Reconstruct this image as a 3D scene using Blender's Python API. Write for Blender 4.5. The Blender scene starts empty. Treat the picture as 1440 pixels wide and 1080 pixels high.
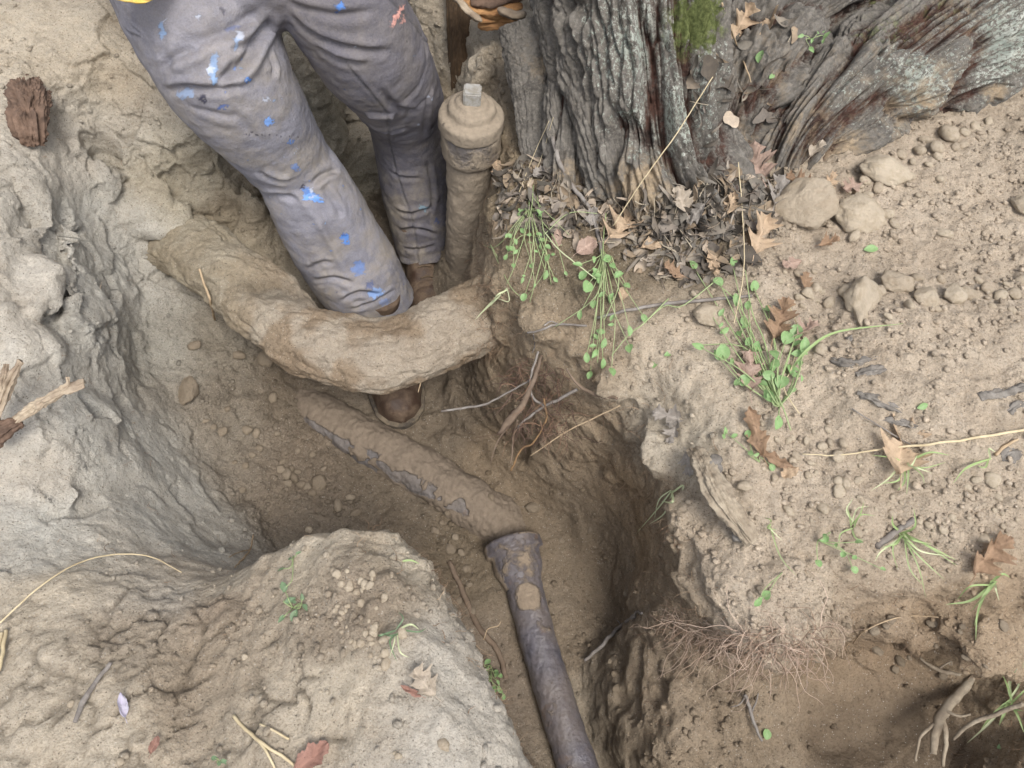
import bpy, bmesh, math, random
import numpy as np
from mathutils import Vector, Matrix
from mathutils.bvhtree import BVHTree

random.seed(7)
RNG = np.random.default_rng(7)
scene = bpy.context.scene
COL = scene.collection

# ------------------------------------------------------------------ camera
# ground level is z = 0, the bottom of the trench about z = -0.65
CAM = np.array([0.0, 0.0, 1.10])
F = 1067.0                                   # focal length in pixels of a 1440 wide picture
_n = np.array([-80.0, -616.0, -F]); _n /= np.linalg.norm(_n)      # straight down, seen by the lens
_up = -_n
_fw = np.array([0, 0, -1.0]); _fy = _fw - _up * (_fw @ _up); _fy /= np.linalg.norm(_fy)
_fx = np.cross(_fy, _up)
RW = np.array([_fx, _fy, _up])               # camera space -> world
cam_d = bpy.data.cameras.new('camera'); cam = bpy.data.objects.new('camera', cam_d); COL.objects.link(cam)
cam_d.sensor_width = 36.0; cam_d.lens = 36.0 * F / 1440.0
cam_d.clip_start = 0.02; cam_d.clip_end = 500
M4 = Matrix.Identity(4)
for i in range(3):
    for j in range(3): M4[i][j] = RW[i, j]
M4.translation = Vector(CAM)
cam.matrix_world = M4
scene.camera = cam

# ------------------------------------------------------------------ light
world = bpy.data.worlds.new('World'); scene.world = world; world.use_nodes = True
nt = world.node_tree; nt.nodes.clear()
sky = nt.nodes.new('ShaderNodeTexSky'); sky.sky_type = 'NISHITA'; sky.sun_disc = False
SUN_EL, SUN_AZ = math.radians(62), math.radians(148)     # azimuth from +Y towards +X
sky.sun_elevation = SUN_EL; sky.sun_rotation = SUN_AZ
sky.air_density = 1.0; sky.dust_density = 3.0; sky.ozone_density = 1.0
hsv = nt.nodes.new('ShaderNodeHueSaturation'); hsv.inputs['Saturation'].default_value = 0.42
bg = nt.nodes.new('ShaderNodeBackground'); bg.inputs['Strength'].default_value = 0.125
out = nt.nodes.new('ShaderNodeOutputWorld')
nt.links.new(sky.outputs[0], hsv.inputs['Color']); nt.links.new(hsv.outputs[0], bg.inputs[0]); nt.links.new(bg.outputs[0], out.inputs[0])
sun_d = bpy.data.lights.new('sun', 'SUN'); sun = bpy.data.objects.new('sun', sun_d); COL.objects.link(sun)
sun_d.energy = 1.5; sun_d.angle = math.radians(22); sun_d.color = (1.0, 0.965, 0.91)
sdir = Vector((math.sin(SUN_AZ) * math.cos(SUN_EL), math.cos(SUN_AZ) * math.cos(SUN_EL), math.sin(SUN_EL)))
sun.rotation_euler = sdir.to_track_quat('Z', 'Y').to_euler()
vs = scene.view_settings
scene.display_settings.display_device = 'sRGB'
vs.view_transform = 'Standard'; vs.look = 'None'; vs.gamma = 1.0; vs.use_curve_mapping = False
vs.exposure = 1.10

# ------------------------------------------------------------------ pixels and points
def ray(px, py):
    d = RW @ np.array([(px - 720) / F, -(py - 540) / F, -1.0])
    return d / np.linalg.norm(d)
def P(px, py, z):
    d = ray(px, py); t = (z - CAM[2]) / d[2]
    return CAM + d * t
def PP(lst): return np.array([P(*a) for a in lst])
def pix(v):
    c = (np.asarray(v) - CAM) @ RW
    return np.stack([720 + F * c[..., 0] / -c[..., 2], 540 - F * c[..., 1] / -c[..., 2]], -1)
BVHS = []
def hit(px, py, off=0.0):
    d = Vector(ray(px, py)); best = None
    for b in BVHS:
        h = b.ray_cast(Vector(CAM), d, 8.0)
        if h[0] is not None and (best is None or h[3] < best[3]): best = h
    if best is None:
        p = Vector(P(px, py, 0)); return p, Vector((0, 0, 1))
    n = best[1]
    if n.dot(d) > 0: n = -n
    return best[0] - d * off, n

# ------------------------------------------------------------------ noise
_r = np.random.default_rng(3)
PERM = np.concatenate([_r.permutation(256)] * 2).astype(np.int64)
GR = _r.normal(size=(256, 3)); GR /= np.linalg.norm(GR, axis=1)[:, None]
def pn(p, seed=0):
    p = np.asarray(p, float) + seed * 17.31
    i = np.floor(p).astype(np.int64); f = p - i; u = f * f * f * (f * (f * 6 - 15) + 10)
    i &= 255; res = 0
    for dx in (0, 1):
        wx = u[:, 0] if dx else 1 - u[:, 0]
        a = PERM[(i[:, 0] + dx) & 255]
        for dy in (0, 1):
            wy = u[:, 1] if dy else 1 - u[:, 1]
            b = PERM[(a + i[:, 1] + dy) & 255]
            for dz in (0, 1):
                wz = u[:, 2] if dz else 1 - u[:, 2]
                g = GR[PERM[(b + i[:, 2] + dz) & 255]]
                res = res + wx * wy * wz * (g[:, 0] * (f[:, 0] - dx) + g[:, 1] * (f[:, 1] - dy) + g[:, 2] * (f[:, 2] - dz))
    return res * 1.6
def fbm(p, o=4, seed=0, gain=.5):
    r = 0; a = 1
    for k in range(o):
        r = r + a * pn(p * 2 ** k, seed + k); a *= gain
    return r
RT = _r.random((256, 4))
def voro(p, seed=0, dims=3, tilt=False):
    """F1, F2-F1 and a random number of the nearest cell"""
    p = np.asarray(p, float) + seed * 11.7
    i = np.floor(p).astype(np.int64); f = p - i
    N = len(p); f1 = np.full(N, 9.0); f2 = np.full(N, 9.0); cid = np.zeros(N); tl = np.zeros(N)
    for dx in (-1, 0, 1):
        for dy in (-1, 0, 1):
            for dz in ((-1, 0, 1) if dims == 3 else (0,)):
                h = PERM[(PERM[(PERM[(i[:, 0] + dx) & 255] + i[:, 1] + dy) & 255] + (i[:, 2] + dz if dims == 3 else 0)) & 255]
                r = RT[h]
                d = (dx + r[:, 0] - f[:, 0]) ** 2 + (dy + r[:, 1] - f[:, 1]) ** 2
                if dims == 3: d = d + (dz + r[:, 2] - f[:, 2]) ** 2
                d = np.sqrt(d)
                closer = d < f1
                if tilt: q_ = (dx + r[:, 0] - f[:, 0]) * (r[:, 1] - .5) + (dy + r[:, 1] - f[:, 1]) * (r[:, 2] - .5) + ((dz + r[:, 2] - f[:, 2]) * (r[:, 3] - .5) if dims == 3 else 0); tl = np.where(closer, q_, tl)
                f2 = np.where(closer, f1, np.minimum(f2, d)); cid = np.where(closer, r[:, 3], cid); f1 = np.where(closer, d, f1)
    return (f1, f2 - f1, cid, tl) if tilt else (f1, f2 - f1, cid)
def sst(a, b, x):
    t = np.clip((x - a) / (b - a), 0, 1); return t * t * (3 - 2 * t)

# ------------------------------------------------------------------ objects
def mesh_of(name, V, Fc, mat=None, smooth=True):
    me = bpy.data.meshes.new(name)
    V = np.asarray(V, dtype=np.float32)
    if isinstance(Fc, np.ndarray):
        me.vertices.add(len(V)); me.vertices.foreach_set('co', V.ravel())
        k = Fc.shape[1]; me.loops.add(Fc.size); me.loops.foreach_set('vertex_index', Fc.ravel().astype(np.int32))
        me.polygons.add(len(Fc)); me.polygons.foreach_set('loop_start', np.arange(0, Fc.size, k, dtype=np.int32))
        me.update(calc_edges=True); me.validate()
    else:
        me.from_pydata([tuple(v) for v in V], [], Fc)
    if smooth: me.polygons.foreach_set('use_smooth', [True] * len(me.polygons))
    if mat: me.materials.append(mat)
    me.update()
    return me
def link(name, me, parent=None, kind=None):
    o = bpy.data.objects.new(name, me); COL.objects.link(o)
    if parent is not None: o.parent = parent
    if kind: o['kind'] = kind
    return o
def tag(o, label, cat, group=None, kind=None):
    o['label'] = label; o['category'] = cat
    if group: o['group'] = group
    if kind: o['kind'] = kind
    return o
def empty(name, loc=(0, 0, 0), rot=None):
    o = bpy.data.objects.new(name, None); COL.objects.link(o); o.empty_display_size = .05
    o.location = loc
    if rot is not None: o.rotation_euler = rot
    return o
def fattr(me, name, a):
    at = me.attributes.new(name, 'FLOAT', 'POINT'); at.data.foreach_set('value', np.asarray(a, np.float32))
def cattr(me, name, c):
    at = me.attributes.new(name, 'FLOAT_COLOR', 'POINT')
    c = np.concatenate([c, np.ones((len(c), 1))], 1); at.data.foreach_set('color', np.asarray(c, np.float32).ravel())
def grid_faces(nu, nv, wrap=False):
    i = np.arange(nu - 1)[:, None]; j = np.arange(nv if wrap else nv - 1)[None, :]
    a = i * nv + j; b = i * nv + (j + 1) % nv
    return np.stack([a, b, b + nv, a + nv], -1).reshape(-1, 4)
def catmull(pts, n):
    pts = np.asarray(pts, float)
    if len(pts) < 3:
        t = np.linspace(0, 1, n)[:, None]; return pts[0] * (1 - t) + pts[-1] * t
    q = np.vstack([2 * pts[0] - pts[1], pts, 2 * pts[-1] - pts[-2]])
    T = np.linspace(0, len(pts) - 1 - 1e-9, n); k = T.astype(int); t = (T - k)[:, None]
    a, b, c, d = q[k], q[k + 1], q[k + 2], q[k + 3]
    return .5 * (2 * b + (c - a) * t + (2 * a - 5 * b + 4 * c - d) * t ** 2 + (3 * b - a - 3 * c + d) * t ** 3)
def frames(C, ref=(0, 0, 1)):
    T = np.gradient(C, axis=0); T /= np.linalg.norm(T, axis=1)[:, None] + 1e-12
    N = np.zeros_like(T); r = np.array(ref, float)
    n = r - T[0] * (r @ T[0])
    if np.linalg.norm(n) < .05: n = np.array([1, 0, 0]) - T[0] * T[0][0]
    N[0] = n / np.linalg.norm(n)
    for k in range(1, len(T)):
        n = N[k - 1] - T[k] * (N[k - 1] @ T[k]); N[k] = n / np.linalg.norm(n)
    return T, N, np.cross(T, N)
def tube(pts, rad, n=24, seg=6, cap=True, smooth_path=True):
    C = catmull(pts, n) if smooth_path else np.asarray(pts, float); n = len(C)
    rad = np.asarray(rad, float)
    R = np.interp(np.linspace(0, 1, n), np.linspace(0, 1, len(rad)), rad) if rad.ndim else np.full(n, float(rad))
    T, N, B = frames(C)
    a = np.linspace(0, 2 * np.pi, seg, endpoint=False)
    V = C[:, None] + R[:, None, None] * (N[:, None] * np.cos(a)[None, :, None] + B[:, None] * np.sin(a)[None, :, None])
    V = V.reshape(-1, 3); Fc = grid_faces(n, seg, True).tolist()
    if cap:
        V = np.vstack([V, C[0], C[-1]]); k = len(V) - 2
        for j in range(seg):
            Fc.append([k, (j + 1) % seg, j]); Fc.append([k + 1, (n - 1) * seg + j, (n - 1) * seg + (j + 1) % seg])
    return V, Fc
class Soup:
    def __init__(s): s.V = []; s.F = []; s.n = 0; s.C = []
    def add(s, V, Fc, col=None):
        V = np.asarray(V, float); s.V.append(V)
        s.F.extend([[a + s.n for a in f] for f in (Fc.tolist() if isinstance(Fc, np.ndarray) else Fc)]); s.n += len(V)
        s.C.append(np.tile(np.asarray(col if col is not None else (1, 1, 1), float), (len(V), 1)))
    def mesh(s, name, mat, smooth=True):
        me = mesh_of(name, np.vstack(s.V), s.F, mat, smooth); cattr(me, 'tint', np.vstack(s.C)); return me
def loft(path, rads, nu, nv, disp=None, ref=(0, 0, 1), rexp=None):
    """tube with elliptic sections (ra, rb) and a displacement disp(s, t, P) along its normal; returns V, F, s, t, d"""
    C = catmull(path, nu); T, N, B = frames(C, ref)
    rads = np.asarray(rads, float)
    if rads.ndim == 1: rads = np.stack([rads, rads], 1)
    x = np.linspace(0, 1, nu); xr = np.linspace(0, 1, len(rads))
    ra = np.interp(x, xr, rads[:, 0]); rb = np.interp(x, xr, rads[:, 1])
    k = max(1, nu // 12); ker = np.ones(k) / k
    sm = lambda r: np.convolve(np.pad(r, k, 'edge'), ker, 'same')[k:-k]
    ra, rb = sm(ra), sm(rb)
    a = np.linspace(0, 2 * np.pi, nv, endpoint=False)
    D = N[:, None] * (np.cos(a)[None, :] * ra[:, None])[..., None] + B[:, None] * (np.sin(a)[None, :] * rb[:, None])[..., None]
    Nn = D / np.linalg.norm(D, axis=-1, keepdims=True)
    V = C[:, None] + D
    L = np.concatenate([[0], np.cumsum(np.linalg.norm(np.diff(C, axis=0), axis=1))])
    s = np.repeat(L, nv); rm = (ra + rb) / 2
    t = (a[None, :] * np.mean(rm)).repeat(nu, 0).ravel()
    V = V.reshape(-1, 3); Nn = Nn.reshape(-1, 3)
    d = np.zeros(len(V))
    if disp is not None:
        d = disp(s, np.tile(a, nu), V, np.mean(rm)); V = V + Nn * d[:, None]
    Fc = grid_faces(nu, nv, True)
    return V, Fc, s, np.tile(a, nu), d, C

# ------------------------------------------------------------------ material nodes
class G:
    def __init__(s, name):
        s.m = bpy.data.materials.new(name); s.m.use_nodes = True; s.t = s.m.node_tree; s.t.nodes.clear()
        s.b = s.t.nodes.new('ShaderNodeBsdfPrincipled'); s.o = s.t.nodes.new('ShaderNodeOutputMaterial')
        s.t.links.new(s.b.outputs[0], s.o.inputs[0])
        s.co = s.t.nodes.new('ShaderNodeTexCoord').outputs['Object']
    def n(s, ty, **k):
        x = s.t.nodes.new(ty)
        for a, b in k.items(): setattr(x, a, b)
        return x
    def l(s, a, b): s.t.links.new(a, b)
    def put(s, sock, v):
        if isinstance(v, bpy.types.NodeSocket): s.l(v, sock)
        else:
            if isinstance(v, (tuple, list)) and len(v) == 3 and sock.type == 'RGBA': v = (*v, 1)
            sock.default_value = v
    def noise(s, scale, detail=4, rough=.55, dist=0, vec=None, out='Fac'):
        x = s.n('ShaderNodeTexNoise'); x.inputs['Scale'].default_value = scale; x.inputs['Detail'].default_value = detail
        x.inputs['Roughness'].default_value = rough; x.inputs['Distortion'].default_value = dist
        s.l(vec if vec is not None else s.co, x.inputs['Vector']); return x.outputs[out]
    def vor(s, scale, feature='F1', out='Distance', vec=None, rnd=1):
        x = s.n('ShaderNodeTexVoronoi', feature=feature); x.inputs['Scale'].default_value = scale; x.inputs['Randomness'].default_value = rnd
        s.l(vec if vec is not None else s.co, x.inputs['Vector']); return x.outputs[out]
    def math(s, op, a, b=None, c=None, clamp=False):
        x = s.n('ShaderNodeMath', operation=op); x.use_clamp = clamp
        s.put(x.inputs[0], a)
        if b is not None: s.put(x.inputs[1], b)
        if c is not None: s.put(x.inputs[2], c)
        return x.outputs[0]
    def rng(s, v, a, b, c=0., d=1.):
        x = s.n('ShaderNodeMapRange'); s.put(x.inputs[0], v)
        for k, q in zip((1, 2, 3, 4), (a, b, c, d)): s.put(x.inputs[k], q)
        return x.outputs[0]
    def mix(s, f, a, b, mode='MIX'):
        x = s.n('ShaderNodeMix', data_type='RGBA', blend_type=mode)
        s.put(x.inputs[0], f); s.put(x.inputs[6], a); s.put(x.inputs[7], b); return x.outputs[2]
    def attr(s, name, out='Fac'):
        x = s.n('ShaderNodeAttribute', attribute_name=name); return x.outputs[out]
    def stretch(s, sc, rot=(0, 0, 0)):
        x = s.n('ShaderNodeMapping'); x.inputs['Scale'].default_value = sc; x.inputs['Rotation'].default_value = rot
        s.l(s.co, x.inputs[0]); return x.outputs[0]
    def bump(s, h, strength, dist, prev=None):
        x = s.n('ShaderNodeBump'); s.put(x.inputs['Strength'], strength); s.put(x.inputs['Distance'], dist); s.l(h, x.inputs['Height'])
        if prev is not None: s.l(prev, x.inputs['Normal'])
        return x.outputs[0]
    def fin(s, col, rough=.9, normal=None, spec=.2, **k):
        s.put(s.b.inputs['Base Color'], col); s.put(s.b.inputs['Roughness'], rough); s.put(s.b.inputs['Specular IOR Level'], spec)
        if normal is not None: s.l(normal, s.b.inputs['Normal'])
        for a, b in k.items(): s.put(s.b.inputs[a.replace('_', ' ')], b)
        return s.m
def mat_soil(name, color=None, fine=1.0, bumpy=1.0):
    g = G(name)
    c = g.attr('tint', 'Color') if color is None else None
    if c is None: c = color
    c = g.mix(1.0, c, (1.40, 1.43, 1.47), 'MULTIPLY')
    a = g.noise(9, 5, .6); b = g.noise(55, 5, .65); d = g.noise(320, 3, .7)
    c = g.mix(g.rng(a, .35, .68), c, g.mix(1.0, c, (.80, .78, .76), 'MULTIPLY'))
    c = g.mix(g.rng(b, .42, .72, 0, .75), c, g.mix(1.0, c, (1.22, 1.2, 1.17), 'MULTIPLY'))
    c = g.mix(g.rng(d, .5, .75, 0, .7), c, g.mix(1.0, c, (.50, .46, .42), 'MULTIPLY'))
    c = g.mix(g.rng(g.noise(120, 5, .8), .52, .68, 0, .6), c, g.mix(1.0, c, (.58, .54, .50), 'MULTIPLY'))
    c = g.mix(g.rng(g.noise(150, 4, .8), .58, .7, 0, .5), c, g.mix(1.0, c, (1.35, 1.33, 1.3), 'MULTIPLY'))
    v = g.vor(260); vc = g.vor(260, out='Color')
    sep = g.n('ShaderNodeSeparateColor'); g.l(vc, sep.inputs[0])
    speck = g.math('MULTIPLY', g.rng(v, .32, .2), g.rng(sep.outputs[0], .86, .9))
    c = g.mix(g.math('MULTIPLY', speck, .6), c, (.58, .54, .48))
    dk = g.math('MULTIPLY', g.rng(v, .4, .25), g.rng(sep.outputs[1], .9, .93))
    c = g.mix(g.math('MULTIPLY', dk, .6), c, (.07, .055, .04))
    h0 = g.noise(38, 6, .75); h1 = g.noise(90, 6, .75); h2 = g.vor(150, 'F1'); h3 = g.noise(420, 3, .7)
    rg = g.attr('rough')
    n = g.bump(h0, .8 * bumpy, .016); n = g.bump(h1, g.math('MULTIPLY', g.rng(rg, 0, 1, .6, 1.0), 1.0 * bumpy), .016, n)
    n = g.bump(h2, g.math('MULTIPLY', g.rng(rg, 0, 1, .05, .6), .7 * bumpy), .004, n)
    n = g.bump(h3, .55 * bumpy, .002, n)
    return g.fin(c, .95, n, .12)

# ================================================================== TERRAIN
X0, X1, Y0, Y1 = -1.95, 1.65, -0.36, 2.45
H = 0.015
nx = int((X1 - X0) / H) + 1; ny = int((Y1 - Y0) / H) + 1
LINES = [
 # right bank: rim, then the foot of its wall
 [(640,0,-.03),(668,60,-.06),(705,130,-.05),(712,200,-.05),(703,260,-.06),(698,330,-.08),(703,395,-.11),(740,430,-.13),(790,480,-.13),(850,520,-.12),(900,560,-.13),(928,630,-.15),(955,710,-.16),(958,800,-.19),(985,860,-.22),(1060,905,-.24),(1140,900,-.22),(1175,850,-.17),(1260,828,-.14),(1380,842,-.12),(1520,860,-.1)],
 # big mud mass low on the right
 [(822,880,-.65),(826,960,-.65),(850,1060,-.65),(900,1200,-.65)],
 [(895,860,-.50),(868,910,-.48),(878,990,-.45),(915,1080,-.43),(985,1200,-.43)],
 [(985,960,-.37),(1040,1060,-.38),(1100,1180,-.38)],
 # hollow under the right bank
 [(1110,960,-.37),(1180,930,-.36),(1280,910,-.34),(1400,930,-.29),(1500,960,-.25)],
 [(1150,1050,-.46),(1250,1030,-.45),(1370,1040,-.40),(1300,1150,-.46)],
 [(1440,980,-.25),(1480,1080,-.2),(1540,1000,-.15)],
 [(165,262,-.30),(195,280,-.325),(218,325,-.345),(236,372,-.41)],
 # right bank surface
 [(760,330,-.045),(820,400,-.055),(930,470,-.06),(1000,560,-.06),(1050,680,-.07),(1050,790,-.1),(1110,840,-.13)],
 [(1060,420,-.03),(1130,560,-.03),(1180,680,-.05),(1230,780,-.07)],
 [(1180,460,.0),(1300,440,.035),(1440,460,.045),(1600,470,.04)],
 [(1200,560,.005),(1330,560,.025),(1480,570,.03)],
 [(1200,640,-.04),(1300,690,-.04),(1440,720,-.04)],
 [(1100,380,-.01),(1240,370,-.02),(1400,380,.0)],
 [(1250,260,.0),(1440,230,.02),(1600,240,.03)],
 [(760,250,-.03),(900,330,-.01),(1000,380,-.02),(1040,300,0)],
 # near bank: rim and the hidden foot below it
 [(120,690,-.2),(200,770,-.22),(270,810,-.2),(330,813,-.17),(370,778,-.10),(420,742,-.07),(480,733,-.05),(540,729,-.05),(585,757,-.06),(612,800,-.06),(640,850,-.06),(665,900,-.06),(682,940,-.06),(712,1000,-.06),(752,1080,-.06),(800,1180,-.06),(860,1320,-.06)],
 [(460,775,-.01),(540,800,.012),(575,880,.02),(625,1000,.02),(660,1100,.01)],
 [(400,850,-.05),(450,920,-.01),(520,1000,0.0),(560,1100,0.0)],
 [(200,860,-.09),(260,880,-.085),(300,850,-.09),(340,820,-.12)],
 [(60,900,-.05),(150,900,-.06),(180,990,-.05),(100,1100,-.04)],
 [(265,890,-.095),(280,980,-.08),(300,1080,-.06)],
 [(0,800,-.1),(80,830,-.09),(160,830,-.1)],
 [(0,700,-.12),(60,740,-.13)],
 # left bank: rim, ledges, foot
 [(130,-40,.03),(150,30,.0),(120,90,-.03),(60,120,-.02),(30,200,-.03),(70,290,-.06),(75,360,-.07),(70,430,-.09),(62,490,-.09),(20,540,-.08),(60,570,-.1),(90,640,-.13),(70,700,-.14)],
 [(0,0,.03),(0,120,.01),(0,250,-.02),(0,420,-.03),(0,540,-.06)],
 [(150,130,-.10),(160,220,-.18),(110,300,-.20),(110,400,-.22),(100,500,-.2),(130,580,-.2),(160,650,-.22)],
 [(200,60,-.02),(230,130,-.07),(330,230,-.22),(380,290,-.36)],
 [(230,200,-.18),(200,300,-.34),(190,400,-.40),(200,480,-.43),(235,560,-.47),(280,640,-.52),(340,700,-.57),(388,746,-.60),(420,800,-.6)],
 [(150,560,-.3),(200,620,-.35),(260,700,-.42),(320,760,-.44)],
 [(290,440,-.47),(320,520,-.52),(370,620,-.58),(430,690,-.62)],
 [(390,480,-.56),(430,560,-.62),(560,660,-.65),(690,740,-.66)],
 [(500,700,-.64),(600,730,-.65),(640,800,-.65),(700,900,-.66),(780,1000,-.66),(830,1100,-.66),(880,1250,-.66)],
 [(820,760,-.655),(850,860,-.66),(860,1000,-.66)],
 # behind the worker
 [(300,330,-.44),(400,340,-.56),(460,380,-.62),(560,420,-.65),(620,470,-.65),(660,560,-.65),(740,660,-.65)],
 [(500,280,-.58),(560,300,-.64),(620,380,-.65)],
 [(390,20,-.05),(430,60,-.1),(470,110,-.22)],
 [(400,130,-.4),(470,200,-.5),(490,230,-.5)],
 [(520,190,-.42),(560,140,-.36),(620,190,-.36)],
 [(600,80,-.16),(640,130,-.22)],
 [(300,-90,.02),(450,-60,.0),(560,-60,.0),(620,-60,-.01),(570,20,-.06)],
]
RIM_R = [(668,60,-.06),(705,130,-.05),(712,200,-.05),(703,260,-.06),(698,330,-.08),(703,395,-.11),(740,430,-.13),(790,480,-.13),(850,520,-.12),(900,560,-.13),(928,630,-.15),(955,710,-.16),(958,800,-.19),(985,860,-.22)]
RIM_N = [(370,778,-.10),(420,742,-.07),(480,733,-.05),(540,729,-.05),(585,757,-.06),(612,800,-.06),(640,850,-.06),(665,900,-.06),(682,940,-.06),(712,1000,-.06),(752,1080,-.06),(800,1180,-.06),(860,1320,-.06)]
def rim_line(pl, n=160):
    C = catmull(PP(pl), n); T = np.gradient(C, axis=0)[:, :2]; T /= np.linalg.norm(T, axis=1)[:, None]
    k = np.ones(9) / 9
    T = np.stack([np.convolve(np.pad(T[:, i], 4, 'edge'), k, 'valid') for i in (0, 1)], 1); T /= np.linalg.norm(T, axis=1)[:, None]
    return C, T
CRR, TRR = rim_line(RIM_R); NRR = np.stack([-TRR[:, 1], TRR[:, 0]], 1)        # to the bank
CRN, TRN = rim_line(RIM_N); NRN = np.stack([-TRN[:, 1], TRN[:, 0]], 1)        # to the trench
FOOT = []
for d_, z_ in ((.085, -.58), (.12, -.64)):
    q = CRR.copy(); q[:, :2] -= NRR * d_;  q[:, 2] = np.interp(np.linspace(0, 1, len(q)), [0, .12, .3, 1], [-.28, -.42, z_, z_]); FOOT.append(q[:int(len(q) * .80)])
q = CRN.copy(); q[:, :2] += NRN * .045; q[:, 2] = np.interp(np.linspace(0, 1, len(q)), [0, .08, .2, 1], [-.5, -.58, -.64, -.66]); FOOT.append(q)
def build_height():
    Z = np.zeros((ny, nx)); fix = np.zeros((ny, nx), bool)
    fix[0] = fix[-1] = True; fix[:, 0] = fix[:, -1] = True
    acc = np.zeros((ny, nx)); cnt = np.zeros((ny, nx))
    for ln in LINES + FOOT:
        p = PP(ln) if isinstance(ln, list) else ln
        for a, b in zip(p[:-1], p[1:]):
            k = max(2, int(np.linalg.norm((b - a)[:2]) / (H * .6)))
            for t in np.linspace(0, 1, k):
                q = a + (b - a) * t
                j, i = int(round((q[0] - X0) / H)), int(round((q[1] - Y0) / H))
                if 0 < j < nx - 1 and 0 < i < ny - 1: acc[i, j] += q[2]; cnt[i, j] += 1
    m = cnt > 0
    tgt = np.where(m, acc / np.maximum(cnt, 1), 0); fixm = fix | m
    # coarse to fine relaxation
    Zc = None
    for s in (8, 4, 2, 1):
        ty, tx = -(-ny // s), -(-nx // s)
        A = np.zeros((ty, tx)); C = np.zeros((ty, tx))
        ii, jj = np.nonzero(fixm); np.add.at(A, (ii // s, jj // s), tgt[ii, jj]); np.add.at(C, (ii // s, jj // s), 1)
        fm = C > 0; T = np.where(fm, A / np.maximum(C, 1), 0)
        if Zc is None: Zs = T.copy()
        else:
            Zs = np.repeat(np.repeat(Zc, 2, 0), 2, 1)
            Zs = np.pad(Zs, ((0, max(0, ty - Zs.shape[0])), (0, max(0, tx - Zs.shape[1]))), 'edge')[:ty, :tx]
        Zs[fm] = T[fm]
        for _ in range(260):
            q = np.pad(Zs, 1, 'edge'); Zn = .25 * (q[:-2, 1:-1] + q[2:, 1:-1] + q[1:-1, :-2] + q[1:-1, 2:])
            Zs = np.where(fm, T, Zn)
        Zc = Zs
    for _ in range(2):
        q = np.pad(Zc, 1, 'edge'); Zc = .5 * Zc + .125 * (q[:-2, 1:-1] + q[2:, 1:-1] + q[1:-1, :-2] + q[1:-1, 2:])
    return Zc
HZ = build_height()
xs = X0 + H * np.arange(nx); ys = Y0 + H * np.arange(ny)
GX, GY = np.meshgrid(xs, ys)
V = np.stack([GX, GY, HZ], -1).reshape(-1, 3); Fc = grid_faces(ny, nx)
ZB = -0.85
per = np.concatenate([np.arange(nx), np.arange(1, ny) * nx + nx - 1, (ny - 1) * nx + np.arange(nx - 2, -1, -1), np.arange(ny - 2, 0, -1) * nx])
base = V[per].copy(); base[:, 2] = ZB; nb = len(V); V = np.vstack([V, base])
faces = Fc.tolist(); n = len(per)
for k in range(n): faces.append([int(per[k]), int(nb + k), int(nb + (k + 1) % n), int(per[(k + 1) % n])])
faces.append([nb + k for k in range(n - 1, -1, -1)])
def ico(sub):
    bm = bmesh.new(); bmesh.ops.create_icosphere(bm, subdivisions=sub, radius=1)
    v = np.array([q.co[:] for q in bm.verts]); f = np.array([[w.index for w in q.verts] for q in bm.faces]); bm.free(); return v, f
IV4, IF4 = ico(4); IV3, IF3 = ico(3); IV2, IF2 = ico(2); IV1, IF1 = ico(1)
BLOBS = [ # pixel, z, radii
 (195,292,-.325,.12,.08,.06),(215,345,-.40,.06,.06,.05),(205,265,-.30,.08,.05,.05),(684,412,-.26,.04,.045,.045),(893,965,-.56,.05,.09,.09),(915,1040,-.56,.06,.10,.10),(692,468,-.33,.05,.05,.05),(715,455,-.30,.05,.07,.08),(705,395,-.22,.04,.05,.07),(575,595,-.675,.10,.05,.05),(650,640,-.675,.10,.06,.05),(715,690,-.68,.08,.06,.05),(700,745,-.69,.05,.05,.05),(600,730,-.69,.10,.05,.05),
 (1085,840,-.175,.125,.10,.075),(1010,800,-.185,.08,.10,.075),(965,735,-.18,.045,.07,.05),(925,630,-.165,.045,.06,.04),
 (1140,870,-.20,.08,.06,.05),(865,545,-.14,.05,.04,.03),(770,455,-.145,.05,.04,.03),(712,390,-.14,.03,.04,.04),
 (965,985,-.47,.10,.16,.09),(1060,1050,-.46,.11,.14,.09),(912,925,-.53,.06,.09,.07),
 (35,410,-.10,.07,.09,.04),(30,640,-.15,.08,.06,.05),(45,500,-.13,.05,.04,.04),(30,690,-.17,.11,.05,.05),
 (1300,445,-.04,.16,.10,.05),(700,300,-.13,.03,.05,.04),(683,110,-.10,.045,.06,.08),(1390,900,-.2,.08,.07,.06),
 (1240,870,-.24,.12,.05,.05),(1340,880,-.22,.07,.05,.05),
]
off = len(V); VV = [V]
for (px, py, z, a, b, c) in BLOBS:
    q = P(px, py, z); w = IV3 * np.array([a, b, c]); w = w * (1 + .28 * fbm(IV3 * 1.3 + q * 9, 3))[:, None] + q
    VV.append(w); faces += (IF3 + off).tolist(); off += len(w)
me = mesh_of('terrain_source', np.vstack(VV), faces)
so = link('terrain_source', me)
md = so.modifiers.new('r', 'REMESH'); md.mode = 'VOXEL'; md.voxel_size = 0.0056; md.adaptivity = 0
dg = bpy.context.evaluated_depsgraph_get()
ev = so.evaluated_get(dg).to_mesh()
nv = len(ev.vertices); V = np.empty(nv * 3, np.float32); ev.vertices.foreach_get('co', V); V = V.reshape(-1, 3).astype(float)
nf = len(ev.polygons); lt = np.empty(nf, np.int32); ev.polygons.foreach_get('loop_total', lt); assert (lt == 4).all()
Q = np.empty(nf * 4, np.int32); ev.loops.foreach_get('vertex_index', Q); Q = Q.reshape(-1, 4)
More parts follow.
